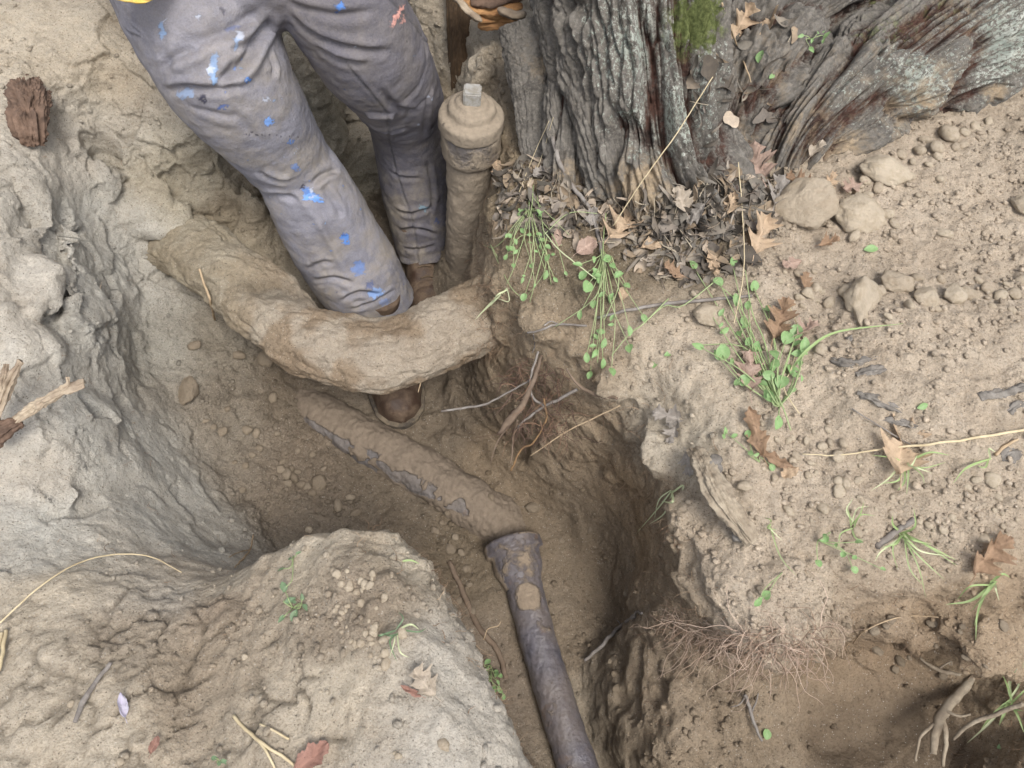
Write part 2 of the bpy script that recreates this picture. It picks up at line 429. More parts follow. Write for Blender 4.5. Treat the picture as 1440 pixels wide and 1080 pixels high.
so.evaluated_get(dg).to_mesh_clear(); bpy.data.objects.remove(so); bpy.data.meshes.remove(me)
# drop the bottom and the sides of the block
c = V[Q].mean(1)
keep = (c[:, 2] > ZB + .03) & (c[:, 0] > X0 + .01) & (c[:, 0] < X1 - .01) & (c[:, 1] > Y0 + .01) & (c[:, 1] < Y1 - .01)
Q = Q[keep]; used = np.zeros(len(V), bool); used[Q] = True
mp = np.cumsum(used) - 1; V = V[used]; Q = mp[Q]
def normals(V, Q):
    n = np.cross(V[Q[:, 2]] - V[Q[:, 0]], V[Q[:, 3]] - V[Q[:, 1]]) if Q.shape[1] == 4 else np.cross(V[Q[:, 1]] - V[Q[:, 0]], V[Q[:, 2]] - V[Q[:, 0]])
    N = np.zeros_like(V)
    for k in range(Q.shape[1]):
        for a in range(3): N[:, a] += np.bincount(Q[:, k], n[:, a], len(V))
    return N / (np.linalg.norm(N, axis=1)[:, None] + 1e-12)
def smooth(V, Q, it, w=.5):
    for _ in range(it):
        S = np.zeros_like(V); Cn = np.zeros(len(V))
        for k in range(Q.shape[1]):
            nb_ = Q[:, (k + 1) % Q.shape[1]]
            for a in range(3): S[:, a] += np.bincount(Q[:, k], V[nb_, a], len(V)) + np.bincount(nb_, V[Q[:, k], a], len(V))
            Cn += np.bincount(Q[:, k], minlength=len(V)) + np.bincount(nb_, minlength=len(V))
        V = V * (1 - w) + w * S / np.maximum(Cn, 1)[:, None]
    return V
V = smooth(V, Q, 3)
# the right wall is undercut: lower down it leans in under the bank
lo = np.nonzero((V[:, 2] < -.12) & (V[:, 0] > -.45) & (V[:, 0] < .6))[0]
U = np.interp(np.linspace(0, 1, len(CRR)), [0, .15, .3, .45, .85, 1], [0, .0, .0, .0, .03, 0.0])
for ch in np.array_split(lo, 40):
    D = ((V[ch][:, None, :2] - CRR[None, :, :2]) ** 2).sum(-1); k = D.argmin(1)
    left = -((V[ch, :2] - CRR[k, :2]) * NRR[k]).sum(1)
    w = U[k] * (1 - sst(-.12, -.48, V[ch, 2]) * 0) * sst(.12, .48, -V[ch, 2]) * (1 - sst(.05, .42, left)) * (left > -.06) * (1 - sst(.0, .5, np.sqrt(D.min(1))))
    V[ch, :2] += NRR[k] * w[:, None]
N = normals(V, Q)
# zones: (pixel, z, reach, colour, roughness of the crumbs, ledges)
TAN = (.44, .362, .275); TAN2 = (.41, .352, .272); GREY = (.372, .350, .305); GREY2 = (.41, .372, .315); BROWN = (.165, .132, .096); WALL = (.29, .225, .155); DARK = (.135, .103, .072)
ZONES = [
 (1300,300,0,TAN,.9,.1),(1350,500,0,TAN,.8,.1),(1100,600,0,TAN,.8,.1),(1280,700,0,TAN,.9,.1),(1150,420,0,TAN,1,.1),(1000,500,0,TAN,.6,.1),(1050,800,-.1,TAN,.9,.1),(1420,700,0,TAN,1,.1),(950,600,-.1,TAN2,.6,.1),
 (850,330,0,(.2,.16,.11),1,.1),(950,300,0,(.18,.145,.10),1,.1),(740,280,0,(.22,.17,.11),1,.1),
 (450,760,-.03,TAN2,.3,.1),(560,800,-.03,TAN2,.9,.1),(630,950,-.03,GREY2,.6,.1),(450,950,0,TAN2,.35,.1),(330,960,0,TAN2,.35,.0),(150,950,0,TAN2,.3,.0),(100,1050,0,TAN2,.3,.0),(620,1060,-.03,GREY2,.5,.1),
 (60,860,-.1,TAN2,.3,.1),(230,830,-.1,GREY2,.1,.1),(330,830,-.12,TAN2,.2,.1),(270,890,-.05,(.25,.20,.145),.7,.1),(200,885,-.08,(.30,.25,.19),.6,.2),(300,860,-.08,(.26,.205,.15),.8,.1),(275,960,-.05,(.27,.215,.155),.7,.1),(530,870,-.02,(.26,.21,.155),1,.1),(490,850,-.02,(.30,.245,.185),1,.1),(520,810,-.02,(.36,.30,.225),1,.1),
 (60,740,-.1,GREY,.2,.4),(200,740,-.3,GREY,.05,.18),(250,660,-.4,GREY,.05,.2),(120,620,-.2,GREY,.2,.8),(30,640,-.1,GREY2,.3,.5),(40,420,-.05,GREY2,.2,.4),(120,450,-.2,GREY,.4,1),
 (150,300,-.2,GREY,.2,.9),(200,380,-.35,GREY,.3,.8),(100,200,-.1,GREY2,.3,.9),(60,80,0,TAN2,.5,.5),(160,80,-.05,(.38,.32,.24),.4,.6),(250,250,-.25,(.33,.29,.22),.3,.8),(300,310,-.4,(.30,.25,.18),.4,.5),
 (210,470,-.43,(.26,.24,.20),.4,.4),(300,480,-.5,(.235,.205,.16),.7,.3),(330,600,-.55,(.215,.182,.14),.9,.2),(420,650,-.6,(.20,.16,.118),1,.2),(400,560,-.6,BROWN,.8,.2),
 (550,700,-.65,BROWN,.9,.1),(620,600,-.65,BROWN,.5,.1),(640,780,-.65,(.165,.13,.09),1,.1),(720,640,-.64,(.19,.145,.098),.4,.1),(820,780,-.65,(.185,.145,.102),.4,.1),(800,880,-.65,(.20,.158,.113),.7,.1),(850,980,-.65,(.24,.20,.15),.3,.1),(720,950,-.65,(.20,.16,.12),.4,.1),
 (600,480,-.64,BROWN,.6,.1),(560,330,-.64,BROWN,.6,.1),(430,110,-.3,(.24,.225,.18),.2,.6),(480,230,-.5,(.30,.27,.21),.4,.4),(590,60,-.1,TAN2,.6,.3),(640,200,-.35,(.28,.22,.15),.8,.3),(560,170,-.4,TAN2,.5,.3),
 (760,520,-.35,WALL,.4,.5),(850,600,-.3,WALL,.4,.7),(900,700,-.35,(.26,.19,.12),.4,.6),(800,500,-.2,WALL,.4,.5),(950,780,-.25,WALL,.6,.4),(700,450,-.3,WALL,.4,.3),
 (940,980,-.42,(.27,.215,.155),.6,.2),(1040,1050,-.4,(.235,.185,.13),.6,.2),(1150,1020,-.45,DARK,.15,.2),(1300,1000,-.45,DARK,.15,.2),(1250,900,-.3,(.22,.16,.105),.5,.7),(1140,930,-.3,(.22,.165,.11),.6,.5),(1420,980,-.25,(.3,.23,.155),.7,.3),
 (1400,860,-.13,(.33,.25,.17),.8,.3),
]
zp = np.array([P(a, b, z) for a, b, z, *_ in ZONES]); zc = np.array([z[3] for z in ZONES]); zr = np.array([z[4] for z in ZONES]); zl = np.array([z[5] for z in ZONES])
jit = np.stack([pn(V * 6, 5), pn(V * 6, 6), pn(V * 6, 7)], 1) * .05
W = np.zeros(len(V)); TC = np.zeros((len(V), 3)); RG = np.zeros(len(V)); LG = np.zeros(len(V))
Vj = V + jit
for k in range(len(zp)):
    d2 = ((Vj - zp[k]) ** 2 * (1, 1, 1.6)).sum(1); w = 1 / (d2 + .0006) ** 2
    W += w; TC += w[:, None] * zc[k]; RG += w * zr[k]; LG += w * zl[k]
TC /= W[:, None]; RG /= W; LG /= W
# relief
f1, f21, cid, tl1 = voro(V * np.array([8, 8, 11]) + .22 * np.stack([pn(V * 14, 1), pn(V * 14, 2), pn(V * 14, 3)], 1), 2, tilt=True)
g1, g21, gid, tl2 = voro(V * 21 + .2 * np.stack([pn(V * 30, 1), pn(V * 30, 2), pn(V * 30, 3)], 1), 4, tilt=True)
d = .012 * fbm(V * 5, 2, 11) + .0062 * fbm(V * 24, 4, 21) * (.32 + 1.0 * RG)
lmp = 1 - voro(V * 13 + .5 * np.stack([pn(V * 20, 12), pn(V * 20, 13), pn(V * 20, 14)], 1), 15)[0]
lm2 = 1 - voro(V * 27 + .4 * np.stack([pn(V * 40, 12), pn(V * 40, 13), pn(V * 40, 14)], 1), 16)[0]
d += RG * (.019 * (np.clip(lmp, 0, 1) ** 2 - .3) * sst(-.05, .4, pn(V * 4, 17)) + .014 * (np.clip(lm2, 0, 1) ** 2 - .3) * sst(-.1, .4, pn(V * 6, 18)))
d += .8 * LG * ((cid - .5) * .020 + tl1 * .058 + (tl2 * .026 + (gid - .5) * .007) * sst(-.2, .35, pn(V * 5, 20)) - .007 * (1 - sst(0, .06, f21)) * sst(-.1, .3, pn(V * 8, 22)) + .0025 * fbm(V * np.array([16, 16, 50]), 3, 19))
crumb = 1 - np.clip(voro(V * 48 + .4 * pn(V * 60, 8)[:, None], 9)[0], 0, 1)
d += RG ** 1.5 * (crumb ** 2 - .35) * .0105 * sst(-.25, .35, pn(V * 9, 31) + .15)
d += .0022 * fbm(V * 80, 2, 41) * (.3 + RG)
# dried mud cracks on the near bank
CR = np.zeros(len(V))
m = (N[:, 2] > .5) & (V[:, 2] > -.2)
cz = np.array([P(150, 970, -.04), P(60, 930, -.04), P(330, 1000, -.03), P(270, 1060, -.03), P(420, 1030, -.02), P(60, 1040, -.04)])
for q, r in zip(cz, (.17, .12, .10, .12, .06, .08)):
    CR = np.maximum(CR, np.exp(-(((V - q) ** 2).sum(1) / r ** 2)) * m)
idx = np.nonzero(CR > .08)[0]
if len(idx):
    w = V[idx] * np.array([15, 15, 0]) + .30 * np.stack([fbm(V[idx] * 26, 2, 51), fbm(V[idx] * 26, 2, 52), 0 * idx], 1)
    a1, a21, aid = voro(w, 3, 2)
    b21 = voro(w * 2.1, 5, 2)[1]; ck = np.maximum((1 - sst(.02, .17, a21)) * sst(-.45, -.1, pn(V[idx] * 9, 55)), .7 * (1 - sst(.0, .15, b21)) * sst(.0, .3, pn(V[idx] * 8, 56))) * sst(.12, .4, CR[idx])
    d[idx] += -.0085 * ck + (aid - .5) * .004 * sst(.1, .4, CR[idx])
    TC[idx] *= (1 - .35 * ck)[:, None]
V = V + N * d[:, None]
for q, r in ():
    pass
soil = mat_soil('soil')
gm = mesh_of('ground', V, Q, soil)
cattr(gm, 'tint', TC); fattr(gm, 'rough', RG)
ground = link('ground', gm, kind='structure')
GV, GQ, GN, GRG, GTC = V, Q, normals(V, Q), RG, TC
BVHS.append(BVHTree.FromPolygons(V.tolist(), Q.tolist()))
print('ground', len(V))
# the ground around it, out to the horizon
R = [0, 3, 8, 25, 80, 250]
def ring():
    vs_, fs = [], []
    x0, x1, y0, y1 = X0 + .05, X1 - .05, Y0 + .05, Y1 - .05
    for r in R:
        k = 24
        for e in range(4):
            for t in np.linspace(0, 1, k, endpoint=False):
                cx = [(x0 + (x1 - x0) * t, y0), (x1, y0 + (y1 - y0) * t), (x1 - (x1 - x0) * t, y1), (x0, y1 - (y1 - y0) * t)][e]
                mx, my = (x0 + x1) / 2, (y0 + y1) / 2; s = 1 + r / 1.6
                vs_.append((mx + (cx[0] - mx) * s, my + (cx[1] - my) * s, -.012 if r == 0 else .02 * math.sin(r + t * 9 + e)))
    n = 96
    for i in range(len(R) - 1):
        for j in range(n): fs.append([i * n + j, i * n + (j + 1) % n, (i + 1) * n + (j + 1) % n, (i + 1) * n + j])
    return vs_, fs
v_, f_ = ring(); f_ = [q[::-1] for q in f_]
mo = mesh_of('surrounding_ground', v_, f_, soil); cattr(mo, 'tint', np.tile(TAN, (len(v_), 1))); fattr(mo, 'rough', np.ones(len(v_)) * .7)
link('surrounding_ground', mo, kind='structure')

# ================================================================== TREE
def mat_bark():
    g = G('bark')
    cav = g.attr('cav')                       # 1 on the ridges, 0 in the furrows
    a = g.noise(26, 6, .65); b = g.noise(140, 4, .7)
    ridge = g.mix(g.rng(a, .35, .65), (.165, .152, .135), (.09, .082, .073))
    ridge = g.mix(g.rng(b, .45, .7, 0, .7), ridge, (.25, .228, .195))
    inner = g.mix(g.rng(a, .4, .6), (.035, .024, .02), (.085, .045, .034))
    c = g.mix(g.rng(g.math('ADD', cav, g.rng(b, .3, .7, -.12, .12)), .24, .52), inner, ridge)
    lic = g.attr('lichen'); n1 = g.noise(110, 6, .8); n2 = g.noise(16, 3, .6)
    f = g.math('MULTIPLY', g.math('MULTIPLY', g.rng(g.math('ADD', n1, g.math('MULTIPLY', lic, .13)), .61, .65), g.rng(cav, .3, .6)), g.rng(lic, .02, .3), clamp=True)
    c = g.mix(f, c, g.mix(g.rng(n2, .4, .6), (.42, .44, .39), (.28, .31, .27)))
    mo = g.attr('moss')
    f = g.math('MULTIPLY', g.rng(g.math('ADD', g.noise(45, 5, .7), g.math('MULTIPLY', mo, .3)), .6, .7), g.rng(mo, .1, .5), clamp=True)
    c = g.mix(f, c, g.mix(g.rng(b, .4, .65), (.07, .085, .03), (.15, .17, .065)))
    du = g.attr('dirt')
    f = g.math('MULTIPLY', g.rng(g.math('ADD', g.noise(30, 6, .75), g.math('MULTIPLY', du, .25)), .55, .72), g.rng(du, .05, .6), clamp=True)
    c = g.mix(f, c, g.mix(g.rng(b, .4, .7), (.35, .275, .19), (.25, .195, .13)))
    bv = g.attr('buv', 'Vector'); n = g.bump(g.noise(110, 6, .75, vec=bv), .9, .008); n = g.bump(g.noise(120, 5, .75), .5, .004, n); n = g.bump(g.noise(420, 3, .7), .4, .002, n)
    c = g.mix(g.rng(g.noise(200, 4, .7, vec=bv), .4, .65, 0, .55), c, g.mix(1., c, (.55, .53, .50), 'MULTIPLY'))
    return g.fin(c, .92, n, .15)
BARK = mat_bark()
def bark_disp(fs, ft, depth, seed, big=.02, tilt=0.0):
    def f(s, a, Vv, r):
        # periodic in the angle: noise is read on a cylinder whose radius sets the furrow spacing
        th = a + tilt * s
        def cyl(k, ks, sd):
            return np.stack([np.cos(th) * r * k, np.sin(th) * r * k, s * ks], 1)
        wp = fbm(cyl(5, 3, 0), 3, seed + 3) * .22
        base = cyl(ft, fs, 0); base[:, 2] += wp; base[:, 0] += wp * .8
        r1 = np.abs(pn(base, seed)); r2 = np.abs(pn(base * 1.9 + 5, seed + 1)); r3 = np.abs(pn(base * (3.8, 3.8, 5), seed + 2))
        r4 = np.abs(pn(cyl(ft * 5.5, fs * 2.2, 0) + wp[:, None] * 2, seed + 9)); fib = fbm(cyl(ft * 11, fs * 3, 0), 2, seed + 10)
        v1 = sst(0, .30, r1); v2 = sst(0, .28, r2); v3 = sst(0, .35, r3)
        # ragged scales across the plates
        q = voro(cyl(ft * 2.2, fs * 5.5, 0) + wp[:, None], seed + 8)
        sc = (q[2] - .5) * .35 + sst(0, .2, q[1]) * .2
        h = v1 * (.50 + .22 * v2) + .13 * v3 + .17 * sst(0, .3, r4) + .07 * fib + .13 * sc
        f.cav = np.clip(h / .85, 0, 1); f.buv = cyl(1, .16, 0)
        return depth * (h - .6) + big * fbm(cyl(4, 2.5, 0), 3, seed + 5) + .0025 * fbm(Vv * 90, 2, seed)
    return f
tree = empty('tree', P(930, 150, 0)); tag(tree, 'large old tree with deeply furrowed grey bark, pale lichen and green moss', 'tree')
tree_inv = Matrix.Translation(-tree.location)
def child(name, me, parent):
    """mesh given in world space, parented to an empty or mesh that sits elsewhere"""
    loc = Vector((0, 0, 0)); p = parent
    while p is not None: loc += p.location; p = p.parent
    me.transform(Matrix.Translation(-loc)); o = link(name, me, parent); return o
def near(V, px, py, z, r): return np.exp(-((V - P(px, py, z)) ** 2).sum(1) / r ** 2)
def bark_part(name, path, rads, nu, nv, disp, zones=(), parent=tree, mat=BARK, dirt0=.0, dirt_low=None):
    V, Fc, s, a, d, C = loft(path, rads, nu, nv, disp)
    me = mesh_of(name, V, Fc, mat)
    A = {'lichen': np.zeros(len(V)), 'moss': np.zeros(len(V)), 'dirt': np.full(len(V), dirt0)}
    zb = BVHTree.FromPolygons(V.tolist(), Fc.tolist())
    for (k, px, py, z, r, w) in zones:
        h_ = zb.ray_cast(Vector(CAM), Vector(ray(px, py)), 8)[0]
        A[k] = np.maximum(A[k], w * (near(V, px, py, z, r) if h_ is None else np.exp(-((V - np.array(h_)) ** 2).sum(1) / r ** 2)))
    if dirt_low is not None: A['dirt'] = np.maximum(A['dirt'], 1 - sst(dirt_low[0], dirt_low[1], V[:, 2]))
    fattr(me, 'cav', getattr(disp, 'cav', np.ones(len(V))))
    if hasattr(disp, 'buv'): at = me.attributes.new('buv', 'FLOAT_VECTOR', 'POINT'); at.data.foreach_set('vector', disp.buv.astype(np.float32).ravel())
    for k, v in A.items(): fattr(me, k, v)
    BVHS.append(BVHTree.FromPolygons(V.tolist(), Fc.tolist()))
    if parent is None: return link(name, me)
    return child(name, me, parent)
# the stem leans to the left
path = [P(955,330,-.12), P(925,215,.0), P(912,90,.13), P(900,-60,.27), P(880,-330,.5), P(850,-330,.5) + [0, .12, .5], P(850,-330,.5) + [.06, .3, 1.3], P(850,-330,.5) + [.1, .4, 2.4]]
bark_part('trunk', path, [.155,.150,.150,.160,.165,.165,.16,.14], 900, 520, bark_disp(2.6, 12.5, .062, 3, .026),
          [('lichen',905,60,.16,.10,1.1),('lichen',935,160,.1,.09,1.2),('lichen',970,110,.14,.08,.8),('moss',982,30,.18,.055,1.1),('lichen',880,-30,.2,.12,.4),('dirt',900,270,0,.07,.9)], dirt_low=(-.06,.03))
# left ridges of bark reaching down beside the sawn stub
bark_part('bark_ridge', [P(800,300,-.09), P(800,180,.02), P(798,60,.09), P(790,-60,.17), P(775,-220,.3)], [.045,.045,.04,.04,.04], 380, 200, bark_disp(3.2, 16, .03, 13, .012), [('dirt',800,260,0,.05,.8)])
bark_part('bark_ridge', [P(875,290,-.07), P(848,200,.04), P(815,70,.13), P(780,-60,.2), P(750,-220,.3)], [.055,.058,.055,.05,.045], 380, 200, bark_disp(3.4, 15, .034, 17, .014), [('dirt',880,270,0,.05,.8)])
# root collar between the stem and the big root
bark_part('root_collar', [P(1000,260,-.10), P(1020,170,-.02), P(1050,80,.02), P(1080,-40,.05), P(1100,-200,.1)], [(.06,.09),(.10,.12),(.12,.15),(.13,.16),(.12,.14)], 500, 420, bark_disp(6, 12, .05, 23, .03),
          [('dirt',1090,100,.1,.12,.35),('dirt',1050,200,0,.07,.4),('moss',1000,50,.06,.05,.7)], dirt0=.05)
# the thick buttress root running off to the right
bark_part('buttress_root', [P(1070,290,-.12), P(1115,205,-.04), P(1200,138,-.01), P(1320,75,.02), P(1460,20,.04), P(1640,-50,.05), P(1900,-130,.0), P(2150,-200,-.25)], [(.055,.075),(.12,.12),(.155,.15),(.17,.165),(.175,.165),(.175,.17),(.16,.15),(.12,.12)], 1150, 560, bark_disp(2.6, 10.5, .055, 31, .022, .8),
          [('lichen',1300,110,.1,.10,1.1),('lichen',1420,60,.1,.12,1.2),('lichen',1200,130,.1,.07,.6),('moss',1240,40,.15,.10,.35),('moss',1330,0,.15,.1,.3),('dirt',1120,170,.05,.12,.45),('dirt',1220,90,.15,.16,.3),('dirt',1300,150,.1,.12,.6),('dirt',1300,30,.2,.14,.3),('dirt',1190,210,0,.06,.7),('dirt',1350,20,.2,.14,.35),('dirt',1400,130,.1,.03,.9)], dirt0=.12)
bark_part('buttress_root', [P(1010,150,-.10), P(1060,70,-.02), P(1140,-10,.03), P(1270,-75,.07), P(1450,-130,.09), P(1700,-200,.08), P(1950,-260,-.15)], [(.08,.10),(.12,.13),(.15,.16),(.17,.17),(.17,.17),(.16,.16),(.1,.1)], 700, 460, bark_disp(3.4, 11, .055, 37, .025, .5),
          [('lichen',1250,10,.1,.10,.5),('moss',1250,20,.15,.08,.5),('dirt',1130,60,.1,.10,.5),('lichen',1390,10,.1,.10,.6)], dirt0=.08)
# sawn grey stub at the left of the trunk
def slab(nu=260, nv=260):
    pth = catmull([P(772,262,-.10), P(762,200,-.03), P(755,120,.035), P(742,34,.10)], nu)
    T, Nn, Bn = frames(pth, ref=(0, -1, .3))
    a = np.linspace(0, 2 * np.pi, nv, endpoint=False)
    sx = np.sign(np.cos(a)) * np.abs(np.cos(a)) ** .7; sy = np.sign(np.sin(a)) * np.abs(np.sin(a)) ** .6
    s = np.linspace(0, .26, nu)
    wd = np.interp(np.linspace(0, 1, nu), [0, .5, 1], [.046, .052, .058])
    V = pth[:, None] + Nn[:, None] * (sx * .030)[None, :, None] + Bn[:, None] * (sy[None, :] * wd[:, None])[..., None]
    V = V.reshape(-1, 3); D = (V.reshape(nu, nv, 3) - pth[:, None]); D = (D / np.linalg.norm(D, axis=-1, keepdims=True)).reshape(-1, 3)
    bd = bark_disp(4.5, 16, .011, 41, .006); dd = bd(s.repeat(nv), np.tile(a, nu), V, .06)
    # gnawed cross-grain chips near the top
    x = voro(V * np.array([60, 60, 150]), 3); top = sst(.10, .18, s.repeat(nv)) * (np.tile(np.sin(a), nu) < .4)
    dd += top * ((x[2] - .5) * .004)
    V = V + D * dd[:, None]
    Fc = grid_faces(nu, nv, True).tolist(); k = len(V); c = V[-nv:].mean(0)
    # sawn end: slightly hollow, several rings
    Vs = [V]; last = (nu - 1) * nv; cur = last
    for r in (.93, .6, .3):
        Vs.append(c + (V[-nv:] - c) * r + T[-1] * (.004 * pn(V[-nv:] * 90, int(r * 10)))[:, None]); st = k; k += nv
        for j in range(nv): Fc.append([cur + j, cur + (j + 1) % nv, st + (j + 1) % nv, st + j])
        cur = st
    Fc.append([cur + j for j in range(nv)])
    V = np.vstack(Vs); cv = np.ones(len(V)); cv[:nu * nv] = bd.cav * .55 + .45
    return V, Fc, cv, nu * nv
V, Fc, cv, nside = slab()
sm = mesh_of('sawn_stub', V, Fc, BARK); fattr(sm, 'cav', cv); at_ = sm.attributes.new('buv', 'FLOAT_VECTOR', 'POINT'); at_.data.foreach_set('vector', (V * np.array([1, 1, .2])).astype(np.float32).ravel()); fattr(sm, 'lichen', np.zeros(len(V))); fattr(sm, 'moss', .0 * cv); dr = np.zeros(len(V)); dr[:nside] = .55 * near(V[:nside], 770, 90, .07, .06); dr = np.maximum(dr, 1 - sst(-.07, -.02, V[:, 2])); fattr(sm, 'dirt', dr)
stub = link('sawn_stub', sm); tag(stub, 'grey sawn-off root stub standing upright between the capped pipe and the tree trunk', 'tree stub')
BVHS.append(BVHTree.FromPolygons(V.tolist(), Fc))

# dark post and splintered orange wood behind the stub
def mat_wood(name, c1, c2, sx=(200, 200, 12), rough=.85, b=.6):
    g = G(name); v = g.stretch(sx); n = g.noise(1, 5, .6, vec=v); n2 = g.noise(40, 4, .6)
    c = g.mix(g.rng(n, .3, .7), c1, c2); c = g.mix(g.rng(n2, .4, .7, 0, .5), c, g.mix(1., c, (.6, .55, .5), 'MULTIPLY'))
    nn = g.bump(n, b, .004); nn = g.bump(g.noise(160, 4, .7), .5, .003, nn)
    return g.fin(c, rough, nn, .2)
M_POST = mat_wood('post_wood', (.13, .085, .05), (.06, .04, .025))
V, Fc, s, a, d, C = loft([P(657,128,-.24), P(655,80,-.15), P(652,0,-.03), P(650,-120,.1), P(650,-300,.25)], [.042,.042,.042,.042,.042], 160, 90, lambda s, a, V_, r: .004 * pn(np.stack([np.cos(a) * 4, np.sin(a) * 4, s * 6], 1), 3) + .0012 * fbm(V_ * 90, 3))
Fc = Fc.tolist(); k = len(V); V = np.vstack([V, C[-1]]); Fc += [[159 * 90 + j, 159 * 90 + (j + 1) % 90, k] for j in range(90)]
po = link('wooden_post', mesh_of('wooden_post', V, Fc, M_POST)); tag(po, 'round dark brown wooden post standing in the soil left of the splintered wood', 'post')
BVHS.append(BVHTree.FromPolygons(V.tolist(), Fc))
M_ORANGE = mat_wood('fresh_split_wood', (.50, .29, .13), (.27, .13, .06), (12, 120, 120))
M_OLDWOOD = mat_wood('old_wood', (.42, .35, .26), (.20, .15, .11), (30, 30, 30))
M_REDBARK = mat_wood('rotten_bark', (.19, .125, .09), (.08, .055, .042), (40, 40, 14))
def capped_(V, Fc, nv, C):
    Fc = Fc.tolist(); n = len(V); V = np.vstack([V, C[0], C[-1]]); L = n - nv
    for j in range(nv): Fc += [[n, (j + 1) % nv, j], [n + 1, L + j, L + (j + 1) % nv]]
    return V, Fc
def splinter(path, w, t, seed, n=40, m=16, amp=.25):
    C = catmull(path, n); T, Nn, Bn = frames(C); a = np.linspace(0, 2 * np.pi, m, endpoint=False)
    env = np.clip(np.sin(np.linspace(.10, np.pi - .06, n)) * 2.2, 0, 1) ** .6
    cx = np.cos(a); sy = np.sin(a)
    V = C[:, None] + (Bn[:, None] * (cx * w)[None, :, None] + Nn[:, None] * (sy * t)[None, :, None]) * env[:, None, None]
    V = V.reshape(-1, 3); ss = np.repeat(np.linspace(0, 1, n) * np.linalg.norm(C[-1] - C[0]), m); aa = np.tile(a, n); q = (fbm(np.stack([np.cos(aa) * 2.2, np.sin(aa) * 2.2, ss * 22], 1), 4, seed) + .15 * fbm(V * 150, 2, seed))[:, None]; c = np.repeat(C, m, 0)
    V = c + (V - c) * (1 + amp * 2.2 * q)
    Fc = grid_faces(n, m, True).tolist(); V = np.vstack([V, C[0], C[-1]]); k = len(V) - 2
    for j in range(m): Fc += [[k, (j + 1) % m, j], [k + 1, (n - 1) * m + j, (n - 1) * m + (j + 1) % m]]
    return V, Fc
def wood_thing(name, pieces, label, cat, mat, colname='splinter'):
    e = empty(name, pieces[0][0][len(pieces[0][0]) // 2]); tag(e, label, cat)
    for i, (pth, w, t) in enumerate(pieces):
        V, Fc = splinter(pth, w, t, i + 3); m_ = mat[i % len(mat)] if isinstance(mat, (list, tuple)) else mat
        me = mesh_of(colname, V, Fc, m_); BVHS.append(BVHTree.FromPolygons(V.tolist(), Fc)); child(colname, me, e)
    return e
wood_thing('splintered_wood', [
  ([P(640,-8,.05),P(690,14,.05),P(735,8,.06)], .022, .012),([P(665,26,.03),P(700,22,.035),P(738,26,.04)], .016, .010),([P(662,4,.06),P(700,-2,.07),P(745,-12,.08)], .02, .012),
  ([P(672,36,.01),P(700,34,.02),P(725,38,.02)], .012, .008),([P(700,12,.075),P(722,22,.07),P(740,18,.07)], .010, .007),([P(680,-30,.08),P(710,-20,.08),P(760,-30,.1)], .03, .02)],
  'freshly torn orange and brown wood splinters lying above the sawn stub', 'split wood', [M_ORANGE, M_ORANGE, M_REDBARK, M_ORANGE, M_OLDWOOD, M_REDBARK])
wood_thing('grey_branch', [([P(630,-10,.07),P(646,2,.07),P(662,18,.06),P(678,30,.05)], .008, .007)], 'short pale grey broken branch end beside the dark wooden post', 'branch', M_OLDWOOD, 'branch_piece')
rs = empty('rotten_root_stump', P(38, 160, 0)); tag(rs, 'rotten reddish brown root stump sticking out of the left bank', 'root stump')
for nm, pth, rd, sd_ in (('stump_body', [P(36,118,-.03), P(36,140,-.008), P(40,172,-.012), P(46,200,-.05)], [(.016,.022),(.024,.034),(.024,.032),(.018,.022)], 5), ('loose_strip', [P(60,130,-.02), P(58,150,-.012), P(60,172,-.03)], [(.008,.010),(.011,.012),(.008,.01)], 8)):
    bd = bark_disp(9, 48, .020, sd_, .006); V, Fc, s, a, d, C = loft(pth, rd, 170, 150, bd); V, Fc = capped_(V, Fc, 150, C)
    BVHS.append(BVHTree.FromPolygons(V.tolist(), Fc)); child(nm, mesh_of(nm, V, Fc, M_REDBARK), rs)
br = empty('broken_root', P(5, 600, -.04)); tag(br, 'pale broken root with split ends at the left edge of the picture', 'broken root')
for i_, (pth, rd) in enumerate([([P(-14,606,-.04),P(2,566,-.01),P(14,536,.0),P(30,508,.02)], [(.009,.011),(.008,.009),(.006,.008),(.002,.005)]), ([P(-12,580,-.02),P(0,548,.0),P(8,512,.01)], [(.008,.009),(.007,.007),(.002,.004)]),
        ([P(2,608,-.05),P(45,574,-.02),P(78,553,.0),P(118,538,.01)], [(.004,.006),(.006,.008),(.006,.007),(.002,.007)]), ([P(-10,622,-.05),P(6,604,-.035),P(30,592,-.035)], [(.012,.012),(.013,.015),(.004,.006)]), ([P(88,549,.003),P(97,541,.008),P(95,530,.015)], [(.004,.004),(.004,.004),(.001,.002)])]):
    bd = bark_disp(8, 70, .009, 50 + i_, .003); V, Fc, s_, a_, d_, C = loft(pth, rd, 120, 80, bd); V, Fc = capped_(V, Fc, 80, C)
    BVHS.append(BVHTree.FromPolygons(V.tolist(), Fc)); child('root_piece', mesh_of('root_piece', V, Fc, M_REDBARK if i_ == 3 else M_OLDWOOD), br)

